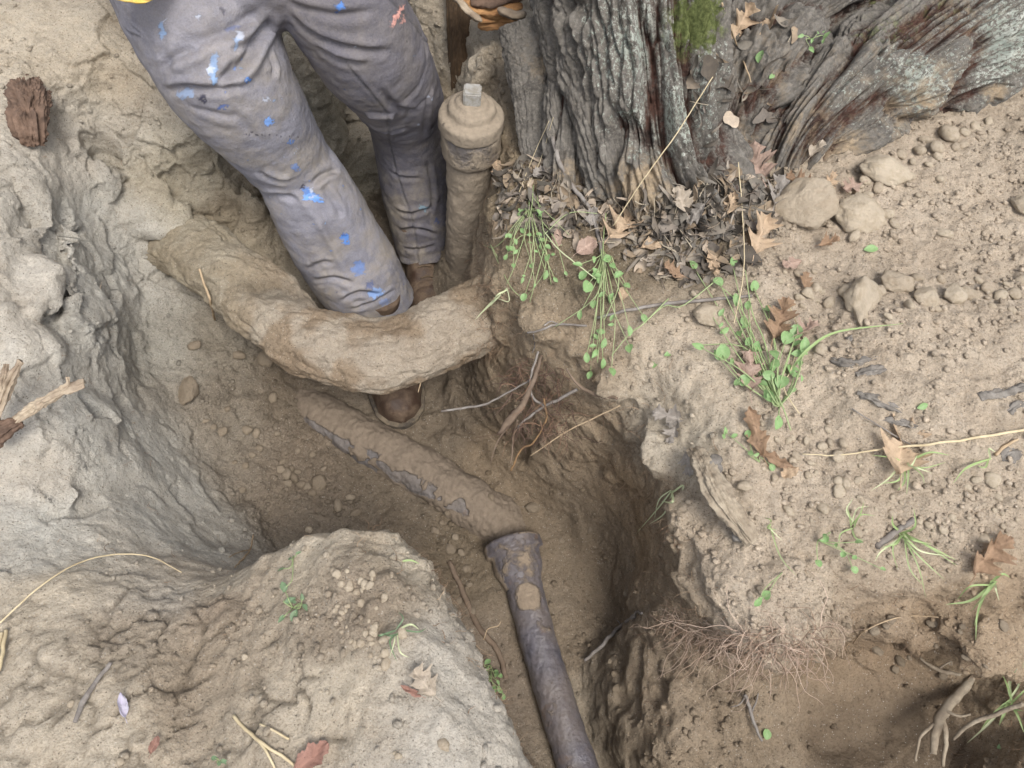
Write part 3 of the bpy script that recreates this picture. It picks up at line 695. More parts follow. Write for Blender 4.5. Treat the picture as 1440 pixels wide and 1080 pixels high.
# ================================================================== LARGE ROOT ACROSS THE TRENCH
def dirt_disp(amp, seed, f=9):
    def fn(s, a, V_, r):
        w = voro(V_ * 26, seed)
        return amp * (fbm(V_ * f, 4, seed) + (.55 * np.abs(pn(np.stack([np.cos(a) * 3.4, np.sin(a) * 3.4, s * 5], 1) + .3 * fbm(V_ * 12, 2, 3)[:, None], seed + 9)) if f == 8 else 0) + .22 * (w[2] - .5) + .28 * fbm(V_ * 34, 4, seed + 4) + .5 * np.abs(pn(V_ * np.array([14, 40, 40]), seed + 6)))
    return fn
V, Fc, s, a, d, C = loft([P(110,205,-.55), P(178,290,-.52), P(240,334,-.395), P(305,370,-.345), P(375,425,-.325), P(430,478,-.325), P(500,498,-.315), P(570,490,-.31), P(635,460,-.31), P(700,436,-.31), P(790,410,-.33)],
   [(.02,.04),(.035,.06),(.05,.082),(.055,.084),(.055,.080),(.060,.076),(.066,.083),(.07,.086),(.072,.082),(.072,.078),(.07,.07)], 520, 260, dirt_disp(.0115, 5, 8))
# a flattened scar on its near side
q = P(385, 400, -.27); w = np.exp(-((V - q) ** 2 * (1 / .11 ** 2, 1 / .035 ** 2, 1 / .06 ** 2)).sum(1)); V[:, 2] -= .022 * w
rm = mesh_of('large_root', V, Fc, soil)
base = np.array((.315, .265, .205)); k = sst(-.2, .25, fbm(V * 9, 3, 6))[:, None]
tc = base * (1 - k) + np.array((.23, .175, .12)) * k; tc = tc * (1 - .45 * w[:, None]); tc += (np.array((.27,.235,.17)) - tc) * (1 - sst(-.75, -.45, V[:, 0]))[:, None] * .7
jn = np.exp(-((V - P(690, 425, -.27)) ** 2).sum(1) / .07 ** 2)[:, None]; tc += (np.array((.24,.185,.125)) - tc) * jn; cattr(rm, 'tint', tc); fattr(rm, 'rough', np.full(len(V), .35))
root = link('large_root', rm); tag(root, 'thick mud-caked tree root bridging the trench in front of the worker', 'tree root')
BVHS.append(BVHTree.FromPolygons(V.tolist(), Fc.tolist()))

# ================================================================== PIPES
def mat_iron_muddy(name, mud, cover, iron=(.05, .05, .06), rough=.42):
    g = G(name); n = g.noise(13, 6, .65); f = g.noise(70, 5, .7)
    mk = g.attr('mud'); m_ = g.rng(g.math('ADD', g.math('MULTIPLY', n, .8), g.math('ADD', g.math('MULTIPLY', f, .25), mk)), .84, .93)
    ir = g.mix(g.rng(f, .4, .7), iron, tuple(x * 1.9 for x in iron)); ir = g.mix(g.rng(g.noise(30, 4), .62, .75, 0, .7), ir, (.12, .06, .03))
    md_ = g.mix(g.rng(f, .35, .7), mud, tuple(x * .72 for x in mud))
    ir = g.mix(g.rng(g.noise(9, 4, .6), .35, .65, .12, .5), ir, tuple(x * .8 for x in mud)); c = g.mix(m_, ir, md_)
    h = g.math('ADD', g.math('MULTIPLY', m_, .5), g.math('MULTIPLY', f, .5))
    nn = g.bump(h, 1.0, .007); nn = g.bump(g.noise(260, 4, .7), g.rng(m_, 0, 1, .12, .7), .002, nn)
    return g.fin(c, g.rng(m_, 0, 1, rough, .95), nn, .35)
def lathe(prof, c, axis, seg=96, disp=0, seed=0):
    ax = np.array(axis, float); ax /= np.linalg.norm(ax)
    r0 = np.cross(ax, (0, 1, .1)); r0 /= np.linalg.norm(r0); r1 = np.cross(ax, r0)
    # resample the profile finely so that mud relief has vertices to move
    pr = [prof[0]]
    for p, q in zip(prof[:-1], prof[1:]):
        k = max(1, int(math.hypot(q[0] - p[0], q[1] - p[1]) / .004))
        pr += [(p[0] + (q[0] - p[0]) * t / k, p[1] + (q[1] - p[1]) * t / k) for t in range(1, k + 1)]
    pr = np.array(pr); a = np.linspace(0, 2 * np.pi, seg, endpoint=False)
    V = np.array(c) + pr[:, 1][:, None, None] * ax + pr[:, 0][:, None, None] * (np.cos(a)[None, :, None] * r0 + np.sin(a)[None, :, None] * r1)
    V = V.reshape(-1, 3)
    if disp:
        D = V - (np.array(c) + ((V - c) @ ax)[:, None] * ax); D /= np.linalg.norm(D, axis=1)[:, None] + 1e-9
        V = V + D * (disp * (fbm(V * 22, 4, seed) + .3 * fbm(V * 110, 2, seed + 3)))[:, None]
    return V, grid_faces(len(pr), seg, True)
M_CLEAN = mat_iron_muddy('mud_coated_iron', (.29, .238, .178), 1)
cb = P(652, 395, -.58); cb = np.array([cb[0] + .003, cb[1], -.70])
clean = empty('cleanout_pipe', cb); tag(clean, 'upright mud-coated iron cleanout pipe with a square nut on its cap', 'pipe')
lean = np.array([.012, 0, 1.0])
def cpart(name, prof, parent, disp=.003, seed=1, mud=.35, cap=False):
    V, Fc = lathe(prof, cb, lean, 110, disp, seed)
    me = mesh_of(name, V, Fc, M_CLEAN); fattr(me, 'mud', np.full(len(V), mud) + .1 * (np.abs(V[:, 2] + .35) < .25)); 
    BVHS.append(BVHTree.FromPolygons(V.tolist(), Fc.tolist())); return child(name, me, parent)
cpart('pipe_shaft', [(.0525, 0), (.0525, .60)], clean, .0032, 1, .50)
cpart('pipe_hub', [(.0525, .575), (.055, .580), (.063, .590), (.066, .602), (.066, .652), (.064, .657), (.060, .659)], clean, .0028, 2, .42)
cap = cpart('cap', [(.060, .659), (.067, .660), (.0695, .664), (.0695, .690), (.067, .696), (.056, .699), (.052, .702), (.050, .715), (.046, .719), (.036, .7205), (.034, .727), (.028, .729), (.0, .730)], clean, .0022, 3, .50)
def box_mesh(w, d, h, bev):
    bm = bmesh.new(); bmesh.ops.create_cube(bm, size=1)
    for v in bm.verts: v.co = Vector((v.co.x * w, v.co.y * d, v.co.z * h))
    bmesh.ops.bevel(bm, geom=bm.edges[:], offset=bev, segments=2, affect='EDGES')
    return bm
bm = box_mesh(.036, .036, .032, .003); me = bpy.data.meshes.new('square_nut'); bm.to_mesh(me); bm.free()
g = G('worn_zinc'); n_ = g.noise(60, 5, .7); M_NUT = g.fin(g.mix(g.rng(n_, .45, .6), (.30, .29, .27), (.22, .20, .165)), .6, g.bump(g.noise(120, 4, .7), .6, .002), .5)
me.materials.append(M_NUT); me.transform(Matrix.Translation(Vector((cb[0] + .009, cb[1], cb[2] + .742))) @ Matrix.Rotation(.08, 4, 'Z'))
child('square_nut', me, cap)
# clay-blue sewer pipe with a bell end
M_SEWER = mat_iron_muddy('wet_dark_pipe', (.26, .205, .15), 1, (.055, .057, .078), .33)
def pipe_run(name, pts, rads, mudf, mat, parent, disp=.0015, seed=2, nu=420, nv=120):
    V, Fc, s, a, d, C = loft(pts, rads, nu, nv, (lambda s, a, V_, r: disp * (fbm(V_ * 20, 4, seed) + .3 * fbm(V_ * 90, 2, seed))))
    me = mesh_of(name, V, Fc, mat); fattr(me, 'mud', mudf(V)); BVHS.append(BVHTree.FromPolygons(V.tolist(), Fc.tolist())); return child(name, me, parent)
A = P(730, 800, -.63); B = P(765, 930, -.632); B2 = P(806, 1060, -.632); C_ = P(850, 1200, -.63)
sewer = empty('sewer_pipe', B); tag(sewer, 'dark blue-grey sewer pipe with a bell end half buried in the trench floor', 'pipe')
def mud_s(V):
    px = pix(V); side = (px[:, 0] - np.interp(px[:, 1], [790, 930, 1080], [730, 765, 815]))
    m_ = .22 + .0 * side
    m_ = np.maximum(m_, .62 * np.exp(-((V - P(742, 838, -.59)) ** 2).sum(1) / .04 ** 2))
    m_ = np.maximum(m_, .55 * (1 - sst(-.66, -.628, V[:, 2])))
    return m_
pipe_run('pipe_barrel', [A - .02 * (B - A), A + .3 * (B - A), B, B2, C_], [.044, .042, .040, .041, .042], mud_s, M_SEWER, sewer, .0022)
dA = (A - B) / np.linalg.norm(A - B); T0 = A
V, Fc = lathe([(.043, -.045), (.046, -.030), (.053, -.012), (.057, .0), (.058, .030), (.059, .034), (.067, .037), (.068, .040), (.068, .062), (.065, .066), (.050, .066), (.048, .04)], T0, dA, 120, .0025, 4)
me = mesh_of('bell_end', V, Fc, M_SEWER); fattr(me, 'mud', .30 + .3 * sst(-.57, -.53, V[:, 2]) * 0 + .45 * (1 - sst(-.64, -.6, V[:, 2])) + .15 * (pix(V)[:, 1] < 750)); child('bell_end', me, sewer)
BVHS.append(BVHTree.FromPolygons(V.tolist(), Fc.tolist()))
# older pipe, crusted and mostly under the soil
M_OLD = mat_iron_muddy('crusted_pipe', (.19, .15, .112), 1, (.095, .09, .092), .75)
old = empty('buried_pipe', P(560, 640, -.62)); tag(old, 'crusted older pipe lying mostly buried in brown soil beside the boot', 'pipe')
def mud_o(V):
    w = pix(V); line = np.interp(w[:, 0], [430, 480, 560, 650], [600, 628, 668, 712])
    nz_ = fbm(V * 22, 3, 77); return .62 - .58 * sst(-.45, .15, nz_) * np.exp(-((w[:, 1] - line) / 15) ** 2) * (w[:, 0] < 665)
pipe_run('pipe_barrel', [P(395,545,-.69), P(445,580,-.655), P(520,622,-.645), P(600,668,-.645), P(668,712,-.655), P(705,738,-.68), P(735,775,-.73)], [.050, .056, .058, .060, .064, .062], mud_o, M_OLD, old, .006, 9)

# ================================================================== THE WORKER
def remesh(parts, vox):
    VV, FF, o_ = [], [], 0
    for v, f in parts:
        VV.append(v); FF += [[a + o_ for a in q] for q in (f.tolist() if isinstance(f, np.ndarray) else f)]; o_ += len(v)
    me = mesh_of('tmp', np.vstack(VV), FF); o = link('tmp', me)
    m = o.modifiers.new('r', 'REMESH'); m.mode = 'VOXEL'; m.voxel_size = vox
    dg = bpy.context.evaluated_depsgraph_get(); ev = o.evaluated_get(dg).to_mesh()
    n = len(ev.vertices); V = np.empty(n * 3, np.float32); ev.vertices.foreach_get('co', V); V = V.reshape(-1, 3).astype(float)
    Q = np.empty(len(ev.polygons) * 4, np.int32); ev.loops.foreach_get('vertex_index', Q); Q = Q.reshape(-1, 4)
    o.evaluated_get(dg).to_mesh_clear(); bpy.data.objects.remove(o); bpy.data.meshes.remove(me)
    return V, Q
def capped(V, Fc, nv, C):
    Fc = Fc.tolist(); n = len(V); V = np.vstack([V, C[0], C[-1]]); L = n - nv
    for j in range(nv): Fc += [[n, (j + 1) % nv, j], [n + 1, L + j, L + (j + 1) % nv]]
    return V, Fc
def limb(pts, rads, nu=90, nv=48):
    V, Fc, s, a, d, C = loft(pts, rads, nu, nv); return capped(V, Fc, nv, C)
LA = [P(262,-40,.27), P(284,30,.20), P(320,110,.12), P(372,180,-.01), P(408,228,-.12), P(430,262,-.18), P(461,320,-.30), P(503,388,-.44), P(536,436,-.54)]
RA = [.140, .132, .120, .102, .088, .096, .110, .114, .098]
LB = [P(455,-50,.29), P(482,5,.23), P(520,70,.12), P(550,115,-.01), P(568,155,-.14), P(579,205,-.27), P(590,280,-.43), P(598,335,-.54), P(602,362,-.585)]
RB = [.115, .110, .110, .102, .094, .096, .096, .088, .080]
pc = (LA[0] + LB[0]) / 2 + np.array([0, .02, .02])
pel = IV4 * np.array([.175, .125, .13]) + pc
V, Q = remesh([limb(LA, RA), limb(LB, RB), (pel, IF4)], .0034)
V = smooth(V, Q, 8, .6)
N = normals(V, Q)
tb = BVHTree.FromPolygons(V.tolist(), Q.tolist())
def on(b, px, py):
    h = b.ray_cast(Vector(CAM), Vector(ray(px, py)), 8); return None if h[0] is None else np.array(h[0])
def pline(b, pts, n=24):
    r = [q for q in (on(b, *p) for p in catmull(np.array([(x, y, 0) for x, y in pts], float), n)[:, :2]) if q is not None]; return np.array(r)
def dist_line(V, L, rmax):
    lo, hi = L.min(0) - rmax, L.max(0) + rmax
    idx = np.nonzero(((V > lo) & (V < hi)).all(1))[0]
    if not len(idx): return idx, None, None
    best = np.full(len(idx), 9.0); side = np.zeros(len(idx)); tt = np.zeros(len(idx))
    for k in range(len(L) - 1):
        a, b = L[k], L[k + 1]; ab = b - a; t = np.clip(((V[idx] - a) @ ab) / (ab @ ab + 1e-12), 0, 1)
        w = V[idx] - a - t[:, None] * ab; dd = np.linalg.norm(w, axis=1)
        sd = np.einsum('ij,ij->i', np.cross(np.tile(ab / (np.linalg.norm(ab) + 1e-9), (len(idx), 1)), w), N[idx])
        m = dd < best; best[m] = dd[m]; side[m] = sd[m]; tt[m] = ((k + t) / (len(L) - 1))[m]
    return idx, best * np.sign(side), tt
wpv = V + .03 * np.stack([pn(V * 8, 64), pn(V * 8, 65), pn(V * 8, 66)], 1)
disp = .004 * pn(V * 7, 61) - .0032 * np.exp(-(pn(wpv * np.array([7, 7, 10]), 62) / .13) ** 2) * sst(.0, .4, pn(V * 5, 67)) + .0022 * pn(V * np.array([24, 24, 30]), 68) + .0008 * pn(V * 70, 63)
FOLDS = [ # pixels, depth, width: a sharp valley with a soft ridge beside it
 ([(384,14),(362,52),(338,92),(306,118)],.016,.012),([(380,2),(330,38),(270,64),(214,94)],.009,.014),([(366,46),(345,62),(322,74)],.006,.008),
 ([(228,130),(262,124),(310,126),(352,116)],.010,.009),([(262,150),(300,160),(340,168)],.004,.010),([(220,100),(250,80),(290,70)],.005,.008),
 ([(330,84),(318,104),(300,124)],.006,.007),([(375,70),(385,95),(382,110)],.005,.008),([(318,148),(345,176),(365,200)],.004,.012),
 ([(362,240),(384,252),(410,256)],.008,.009),([(478,238),(455,246),(436,262)],.008,.009),([(372,272),(395,272),(425,284)],.006,.010),
 ([(408,268),(440,300),(470,352),(492,395)],-.006,.014),([(452,262),(470,284),(482,310)],.005,.010),([(440,395),(470,392),(500,400)],.006,.009),
 ([(478,425),(505,412),(540,416)],.007,.008),([(490,436),(520,428),(560,405)],.006,.007),([(430,380),(452,370),(470,372)],.005,.009),
 ([(175,0),(180,30),(200,50)],.004,.004),([(232,40),(230,75),(246,110)],.004,.012),
 ([(404,18),(440,50),(500,70),(560,72)],.008,.010),([(400,0),(430,14),(480,22),(540,14)],.006,.010),([(440,64),(480,84),(520,92)],.007,.010),
 ([(515,160),(535,162),(552,163)],.018,.008),([(530,120),(556,150),(590,160)],.006,.010),([(522,180),(545,186),(575,180)],.006,.009),
 ([(612,110),(600,150),(596,200)],.005,.010),([(545,240),(565,250),(596,250)],.005,.008),([(556,296),(580,300),(612,290)],.009,.008),([(562,326),(585,322),(618,332)],.008,.008),
 ([(566,350),(590,352),(615,345)],.006,.007),([(600,220),(608,270),(604,310)],.005,.008),
]
for pts, dep, wd in FOLDS:
    L = pline(tb, pts)
    if len(L) < 3: continue
    idx, sd, tt = dist_line(V, L, wd * 4)
    if sd is None: continue
    env = sst(0, .22, tt) * (1 - sst(.78, 1, tt)) if wd > .005 else 1.0
    x = sd / wd * 1.35
    disp[idx] += env * .95 * dep * (-np.exp(-x * x * 1.2) + .75 * np.exp(-((x - 1.9) / 1.1) ** 2) + .35 * np.exp(-((x + 2.2) / 1.3) ** 2)) * (np.abs(x) < 5)
SEAM = np.zeros(len(V))
for pts in ([(478,78),(505,112),(530,140),(549,164)],[(545,170),(550,215),(566,270),(580,310),(588,370)],[(160,2),(168,28),(180,46),(196,52)],[(548,0),(575,25),(600,60),(612,90)]):
    L = pline(tb, pts, 40)
    if len(L) < 3: continue
    idx, sd, tt = dist_line(V, L, .02)
    if sd is None: continue
    disp[idx] += -.0028 * np.exp(-(sd / .0026) ** 2) + .0012 * np.exp(-((sd - .006) / .003) ** 2); SEAM[idx] = np.maximum(SEAM[idx], np.exp(-(sd / .0022) ** 2))
PC = np.zeros((len(V), 3)); PM = np.zeros(len(V))
LB_, BL, DB, WH, BK, PK = (.22,.33,.52), (.09,.21,.52), (.03,.08,.26), (.46,.50,.60), (.02,.02,.04), (.72,.36,.30)
rp = random.Random(5)
SP = [(228,42,5,16,LB_,.8,15),(232,30,4,5,WH,.6,0),(278,24,3,5,WH,.7,0),(312,13,3,7,BK,.5,10),(300,92,9,24,LB_,.75,-10),(296,96,6,10,WH,.9,0),(302,110,3,18,LB_,.9,0),(334,52,7,9,WH,.7,0),(330,62,6,14,LB_,.6,0),(330,38,16,5,DB,.35,10),
 (347,110,6,4,BL,.9,0),(332,97,4,4,BL,.7,0),(262,132,18,8,LB_,.5,0),(284,138,5,7,BK,.8,80),(312,150,12,3,DB,.7,20),(378,172,8,9,(.20,.38,.8),.85,0),(374,140,8,3,WH,.7,0),(386,141,4,3,LB_,.6,0),(410,200,5,4,BL,.9,0),(417,213,2,9,WH,.8,-30),
 (416,235,9,7,BL,.6,0),(436,272,7,18,BL,.85,60),(440,280,22,4,(.16,.34,.74),.9,-15),(438,270,4,9,WH,.9,10),(425,262,4,3,BK,.8,0),(486,336,7,12,BL,.95,10),(484,330,4,3,DB,.9,0),(505,378,12,14,BL,.55,0),(528,412,13,10,(.2,.36,.7),.6,0),(520,400,8,8,DB,.5,0),(540,425,10,8,BL,.35,0),
 (478,8,8,6,BL,.95,0),(474,16,3,6,DB,.8,0),(500,66,2,3,WH,.6,0),(604,138,6,2,WH,.5,-20),(588,175,2,2,WH,.6,0),(596,292,12,5,(.2,.36,.45),.45,-15),(616,312,5,5,DB,.5,0),(560,20,4,26,PK,.8,-28),(568,28,3,10,PK,.5,-28),(350,190,40,3,BK,.0,5)]
for k in range(14): SP.append((345 + k * 5.6, 190 + rp.uniform(-2, 2), rp.uniform(1, 2.2), rp.uniform(.8, 1.6), BK, .8, 0))
for k in range(45): SP.append((rp.uniform(215, 590), rp.uniform(10, 420), rp.uniform(.8, 2.2), rp.uniform(.8, 2.4), rp.choice([WH, LB_, BL, BK, DB]), .6, rp.uniform(0, 90)))
w2 = pix(V); wz = np.stack([pn(V * 110, 71), pn(V * 110, 72)], 1)
w2 = w2 + wz * 4.6 + np.stack([pn(V * 300, 73), pn(V * 300, 74)], 1) * 3.2
for (cx, cy, rx, ry, colr, al, ang) in SP:
    c = on(tb, cx, cy)
    if c is None: continue
    m = np.nonzero(((V - c) ** 2).sum(1) < .07 ** 2)[0]; kk = min(1., max(rx, ry) / 5.); u = pix(V[m]) * (1 - kk) + w2[m] * kk - (cx, cy); t = math.radians(ang)
    x = u[:, 0] * math.cos(t) - u[:, 1] * math.sin(t); y = u[:, 0] * math.sin(t) + u[:, 1] * math.cos(t)
    w = al * (1 - sst(.62, .86, np.sqrt((x / rx) ** 2 + (y / ry) ** 2)))
    PC[m] = PC[m] * (1 - w[:, None]) + np.array(colr) * w[:, None]; PM[m] = np.maximum(PM[m], w)
PC = np.where(PM[:, None] > 1e-3, PC / np.maximum(PC.max(1), 1e-3)[:, None] * np.maximum(PC.max(1), .02)[:, None], PC)
V = V + N * disp[:, None]
def mat_cloth():
    g = G('work_trousers'); a = g.noise(7, 4, .6); b = g.noise(60, 4, .6)
    c = g.mix(g.rng(a, .35, .65), (.19, .187, .215), (.265, .26, .295))
    c = g.mix(g.rng(b, .45, .75, 0, .35), c, (.31, .30, .32))
    c = g.mix(g.rng(g.noise(330, 3, .8), .42, .62, 0, .5), c, g.mix(1., c, (.72, .71, .70), 'MULTIPLY'))
    c = g.mix(g.rng(g.noise(5, 6, .75), .52, .66, 0, .55), c, g.mix(1., c, (.66, .63, .58), 'MULTIPLY'))
    c = g.mix(g.attr('lightened'), g.mix(1., c, (.62, .60, .60), 'MULTIPLY'), c)  # right-hand leg darkened: the body's shade is put into the cloth colour
    c = g.mix(g.math('MULTIPLY', g.attr('seam'), .6), c, (.07, .07, .08))
    dz = g.n('ShaderNodeSeparateXYZ'); g.l(g.co, dz.inputs[0])
    dust = g.math('MULTIPLY', g.rng(g.noise(11, 6, .75), .42, .66), g.attr('dust'))
    c = g.mix(dust, c, (.33, .285, .22))
    c = g.mix(g.attr('paintm'), c, g.attr('paint', 'Color'))
    wv = g.n('ShaderNodeTexWave', wave_type='BANDS', bands_direction='DIAGONAL'); wv.inputs['Scale'].default_value = 240; wv.inputs['Distortion'].default_value = 1; g.l(g.co, wv.inputs['Vector'])
    n = g.bump(wv.outputs['Fac'], .45, .0015); n = g.bump(g.noise(420, 3, .7), .5, .0015, n); n = g.bump(g.noise(38, 5, .7), .55, .009, n)
    return g.fin(c, .95, n, .05, Sheen_Weight=.0)
worker = empty('person', P(560, 500, -.65)); tag(worker, 'person in paint-spattered grey work trousers and muddy brown boots standing in the trench', 'person')
CL = mat_cloth()
tm = mesh_of('trousers', V, Q, CL); cattr(tm, 'paint', PC / np.maximum(PM, .05)[:, None]); fattr(tm, 'paintm', PM); dB = np.min([np.linalg.norm(V - q, axis=1) for q in catmull(LB, 30)[5:]], 0); dA_ = np.min([np.linalg.norm(V - q, axis=1) for q in catmull(LA, 30)[5:]], 0); fattr(tm, 'lightened', sst(-.03, .05, dB - dA_)); fattr(tm, 'seam', SEAM); fattr(tm, 'dust', .2 + .6 * (1 - sst(-.5, -.1, V[:, 2])) + .55 * np.exp(-((V - LA[3]) ** 2).sum(1) / .2 ** 2))  # leg mask keeps the painted body shade to the right-hand leg
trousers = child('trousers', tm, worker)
BVHS.append(BVHTree.FromPolygons(V.tolist(), Q.tolist()))
# boots
g = G('muddy_leather'); n_ = g.noise(22, 5, .7); m2 = g.noise(90, 4, .7)
c_ = g.mix(g.rng(n_, .42, .6), (.05, .031, .022), (.125, .088, .06)); c_ = g.mix(g.rng(m2, .55, .7, 0, .7), c_, (.07, .042, .03))
M_BOOT = g.fin(c_, g.rng(n_, .4, .6, .5, .9), g.bump(m2, .5, .004), .3)
g = G('dusty_sole'); n_ = g.noise(30, 5, .7); M_SOLE = g.fin(g.mix(g.rng(n_, .4, .65), (.045, .038, .032), (.15, .12, .085)), .85, g.bump(g.noise(80, 4), .5, .003), .2)
M_LACE = mat_wood('boot_lace', (.10, .07, .05), (.16, .12, .08))
def boot(heel, toe, parent, L=.30):
    f = toe - heel; f[2] = 0; f /= np.linalg.norm(f); sd = np.array([-f[1], f[0], 0]); up = np.array([0, 0, 1.])
    o = empty('boot', heel); o.parent = parent; o.location = Vector(heel) - parent.location
    W = lambda x: 1.22 * np.interp(x, [0, .03, .10, .3, .5, .72, .88, .96, 1], [.004, .028, .038, .035, .042, .053, .044, .026, .003])
    x = 1 - (1 - np.linspace(0, 1, 70)) ** 1.4
    x = np.unique(np.concatenate([[0, .01, .02], x, [.985, .993, 1]]))
    Hh = np.interp(x, [0, .03, .1, .3, .45, .6, .75, .88, .95, .985, 1], [.03, .075, .105, .115, .095, .075, .062, .058, .050, .034, .012])
    a = np.linspace(0, np.pi, 28)
    cx = np.sign(np.cos(a)) * np.abs(np.cos(a)) ** .75; sz = np.abs(np.sin(a)) ** .8
    Vv = heel + f * ((x * L)[:, None, None]) + sd * (W(x)[:, None] * cx[None, :])[..., None] + up * (.024 + Hh[:, None] * sz[None, :])[..., None]
    Vv = Vv.reshape(-1, 3); Vv = Vv + .003 * np.stack([pn(Vv * 25, 1), pn(Vv * 25, 2), pn(Vv * 25, 3)], 1)
    # crease across the toes
    t = ((Vv - heel) @ f) / L; Vv[:, 2] -= .004 * np.exp(-((t - .66) / .012) ** 2) + .003 * np.exp(-((t - .61) / .012) ** 2)
    Vv[:, 2] -= .0035 * np.exp(-((t - .80) / .006) ** 2) * (Vv[:, 2] > heel[2] + .05)
    me = mesh_of('upper', Vv, grid_faces(len(x), len(a)), M_BOOT); BVHS.append(BVHTree.FromPolygons(Vv.tolist(), grid_faces(len(x), len(a)).tolist())); upper = child('upper', me, o)
    xs_ = np.concatenate([x, x[::-1]]); sg = np.concatenate([np.ones(len(x)), -np.ones(len(x))])
    out_ = heel + f * ((xs_ * (L + .014) - .007)[:, None]) + sd * (sg * (W(xs_) + .0075))[:, None]
    n = len(out_); rings = [(.0, .97), (.002, 1.0), (.013, 1.0), (.014, .985), (.017, .985), (.018, 1.01), (.026, 1.01), (.028, .99), (.0285, .9)]
    c = out_.mean(0); VS = []
    for h, k in rings: VS.append(c + (out_ - c) * k + up * h)
    VS = np.vstack(VS); Fs = grid_faces(len(rings), n, True).tolist() + [[j for j in range(n)][::-1], [(len(rings) - 1) * n + j for j in range(n)]]
    sm = mesh_of('sole', VS, Fs, M_SOLE, smooth=False); BVHS.append(BVHTree.FromPolygons(VS.tolist(), Fs)); child('sole', sm, o)
    an = heel + f * .065
    V2, F2 = limb([an + up * .06, an + up * .12, an + up * .2], [(.052,.046),(.050,.044),(.05,.046)], 24, 32)
    child('shaft', mesh_of('shaft', V2, F2, M_BOOT), o)
    for k in range(4):
        p0 = heel + f * (.10 + .028 * k) + up * (.024 + np.interp((.10 + .028 * k) / L, x, Hh) + .001)
        VL, FL = tube([p0 - sd * .018, p0 + up * .003, p0 + sd * .018 + f * .006], .0022, 10, 6); child('lace', mesh_of('lace', VL, FL, M_LACE), o)
    return o
boot(P(538, 450, -.638), P(564, 585, -.638), worker, .34)
boot(P(578, 352, -.655), P(604, 425, -.655), worker, .31)
# upper body, above the picture: yellow shirt, arms with hands on the belt, head
hipL, hipR = LA[0], LB[0]; f_ = np.array([.25, -.97, 0]); r_ = (hipR - hipL); r_[2] = 0; r_ /= np.linalg.norm(r_)
f_ = np.cross(r_, (0, 0, 1.)); f_ = f_ if f_[1] < 0 else -f_
ch = pc + np.array([0, .03, .44]) + f_ * .03
g = G('yellow_shirt'); M_SH = g.fin(g.mix(g.rng(g.noise(20, 4), .4, .6), (.72, .50, .12), (.80, .60, .20)), .85, g.bump(g.noise(18, 4), .6, .02), .1)
tv = [limb([pc + [0, 0, .06], pc + [0, .01, .2], ch - [0, 0, .06], ch + [0, 0, .07], ch + [0, 0, .12]], [(.13,.18),(.12,.165),(.125,.185),(.10,.16),(.06,.07)], 60, 60)]
sh = [ch + r_ * s * .19 + [0, 0, .05] for s in (-1, 1)]; el = [sh[i] + r_ * s * .13 + np.array([0, 0, -.27]) - f_ * .05 for i, s in enumerate((-1, 1))]
for i in (0, 1): tv.append(limb([sh[i] - (sh[i] - ch) * .5, sh[i], sh[i] * .45 + el[i] * .55], [.06, .062, .058], 24, 28))
sv, sq = remesh(tv, .009); sv = smooth(sv, sq, 4); sv += normals(sv, sq) * (.006 * fbm(sv * 12, 3, 3))[:, None]
child('shirt', mesh_of('shirt', sv, sq, M_SH), worker)
vt = hit(190, 3)[0]; q0, q1 = P(150, -22, .3), P(240, -22, .3)
hem = [P(148,-8,.335), P(165,-1,.34), P(190,3,.345), P(212,1,.345), P(232,-10,.34)]
hv, hf = [], []
for k, row in enumerate((hem, [p + (pc + [0, 0, .16] - p) * .35 + f_ * .02 for p in hem], [p + (pc + [0, 0, .20] - p) * .75 for p in hem])): hv += list(catmull(row, 40))
hv = np.array(hv); hv[:40] += (.006 * pn(hv[:40] * 40, 3))[:, None] * f_
ho = mesh_of('shirt_hem', hv, grid_faces(3, 40), M_SH); bm = bmesh.new(); bm.from_mesh(ho); bmesh.ops.solidify(bm, geom=bm.faces[:], thickness=.004); bm.to_mesh(ho); bm.free(); child('shirt_hem', ho, worker)
g = G('skin'); M_SK = g.fin(g.mix(g.rng(g.noise(30, 4), .4, .6), (.42, .24, .16), (.48, .29, .20)), .55, g.bump(g.noise(200, 3), .3, .002), .35, Subsurface_Weight=.08)
hd = ch + np.array([0, 0, .30]) + f_ * .06
body = [limb([ch - [0, 0, .2], ch + [0, 0, .10], ch + [0, 0, .16], hd - [0, 0, .04]], [(.09,.13),(.055,.065),(.052,.055),(.055,.055)], 30, 32),
        (IV3 * np.array([.076, .095, .115]) + hd, IF3), (IV2 * np.array([.055, .05, .05]) + hd + f_ * .045 - [0, 0, .06], IF2), (IV2 * np.array([.013, .02, .018]) + hd + f_ * .1 - [0, 0, .012], IF2)]
for s in (-1, 1): body.append((IV2 * np.array([.012, .02, .03]) + hd + r_ * s * .078, IF2))
for i, s in enumerate((-1, 1)):
    ha = pc + r_ * s * .185 + np.array([0, 0, .12]) + f_ * .03
    body.append(limb([sh[i], el[i], ha + r_ * s * .03, ha], [.045, .038, .026, .028], 50, 24))
    for j in range(4):
        b0 = ha + np.array([0, 0, .022 - .016 * j]); body.append(limb([b0, b0 + f_ * .05 - r_ * s * .012, b0 + f_ * (.085 - .006 * abs(j - 1)) - r_ * s * .04], [.010, .009, .0075], 14, 12))
    body.append(limb([ha + [0, 0, .02], ha + [0, 0, .045] - f_ * .02, ha + [0, 0, .05] - f_ * .05 - r_ * s * .01], [.012, .011, .009], 12, 12))
bv, bq = remesh(body, .006); bv = smooth(bv, bq, 3); child('body', mesh_of('body', bv, bq, M_SK), worker)
g = G('cap_cloth'); M_HAT = g.fin((.06, .07, .10), .9)
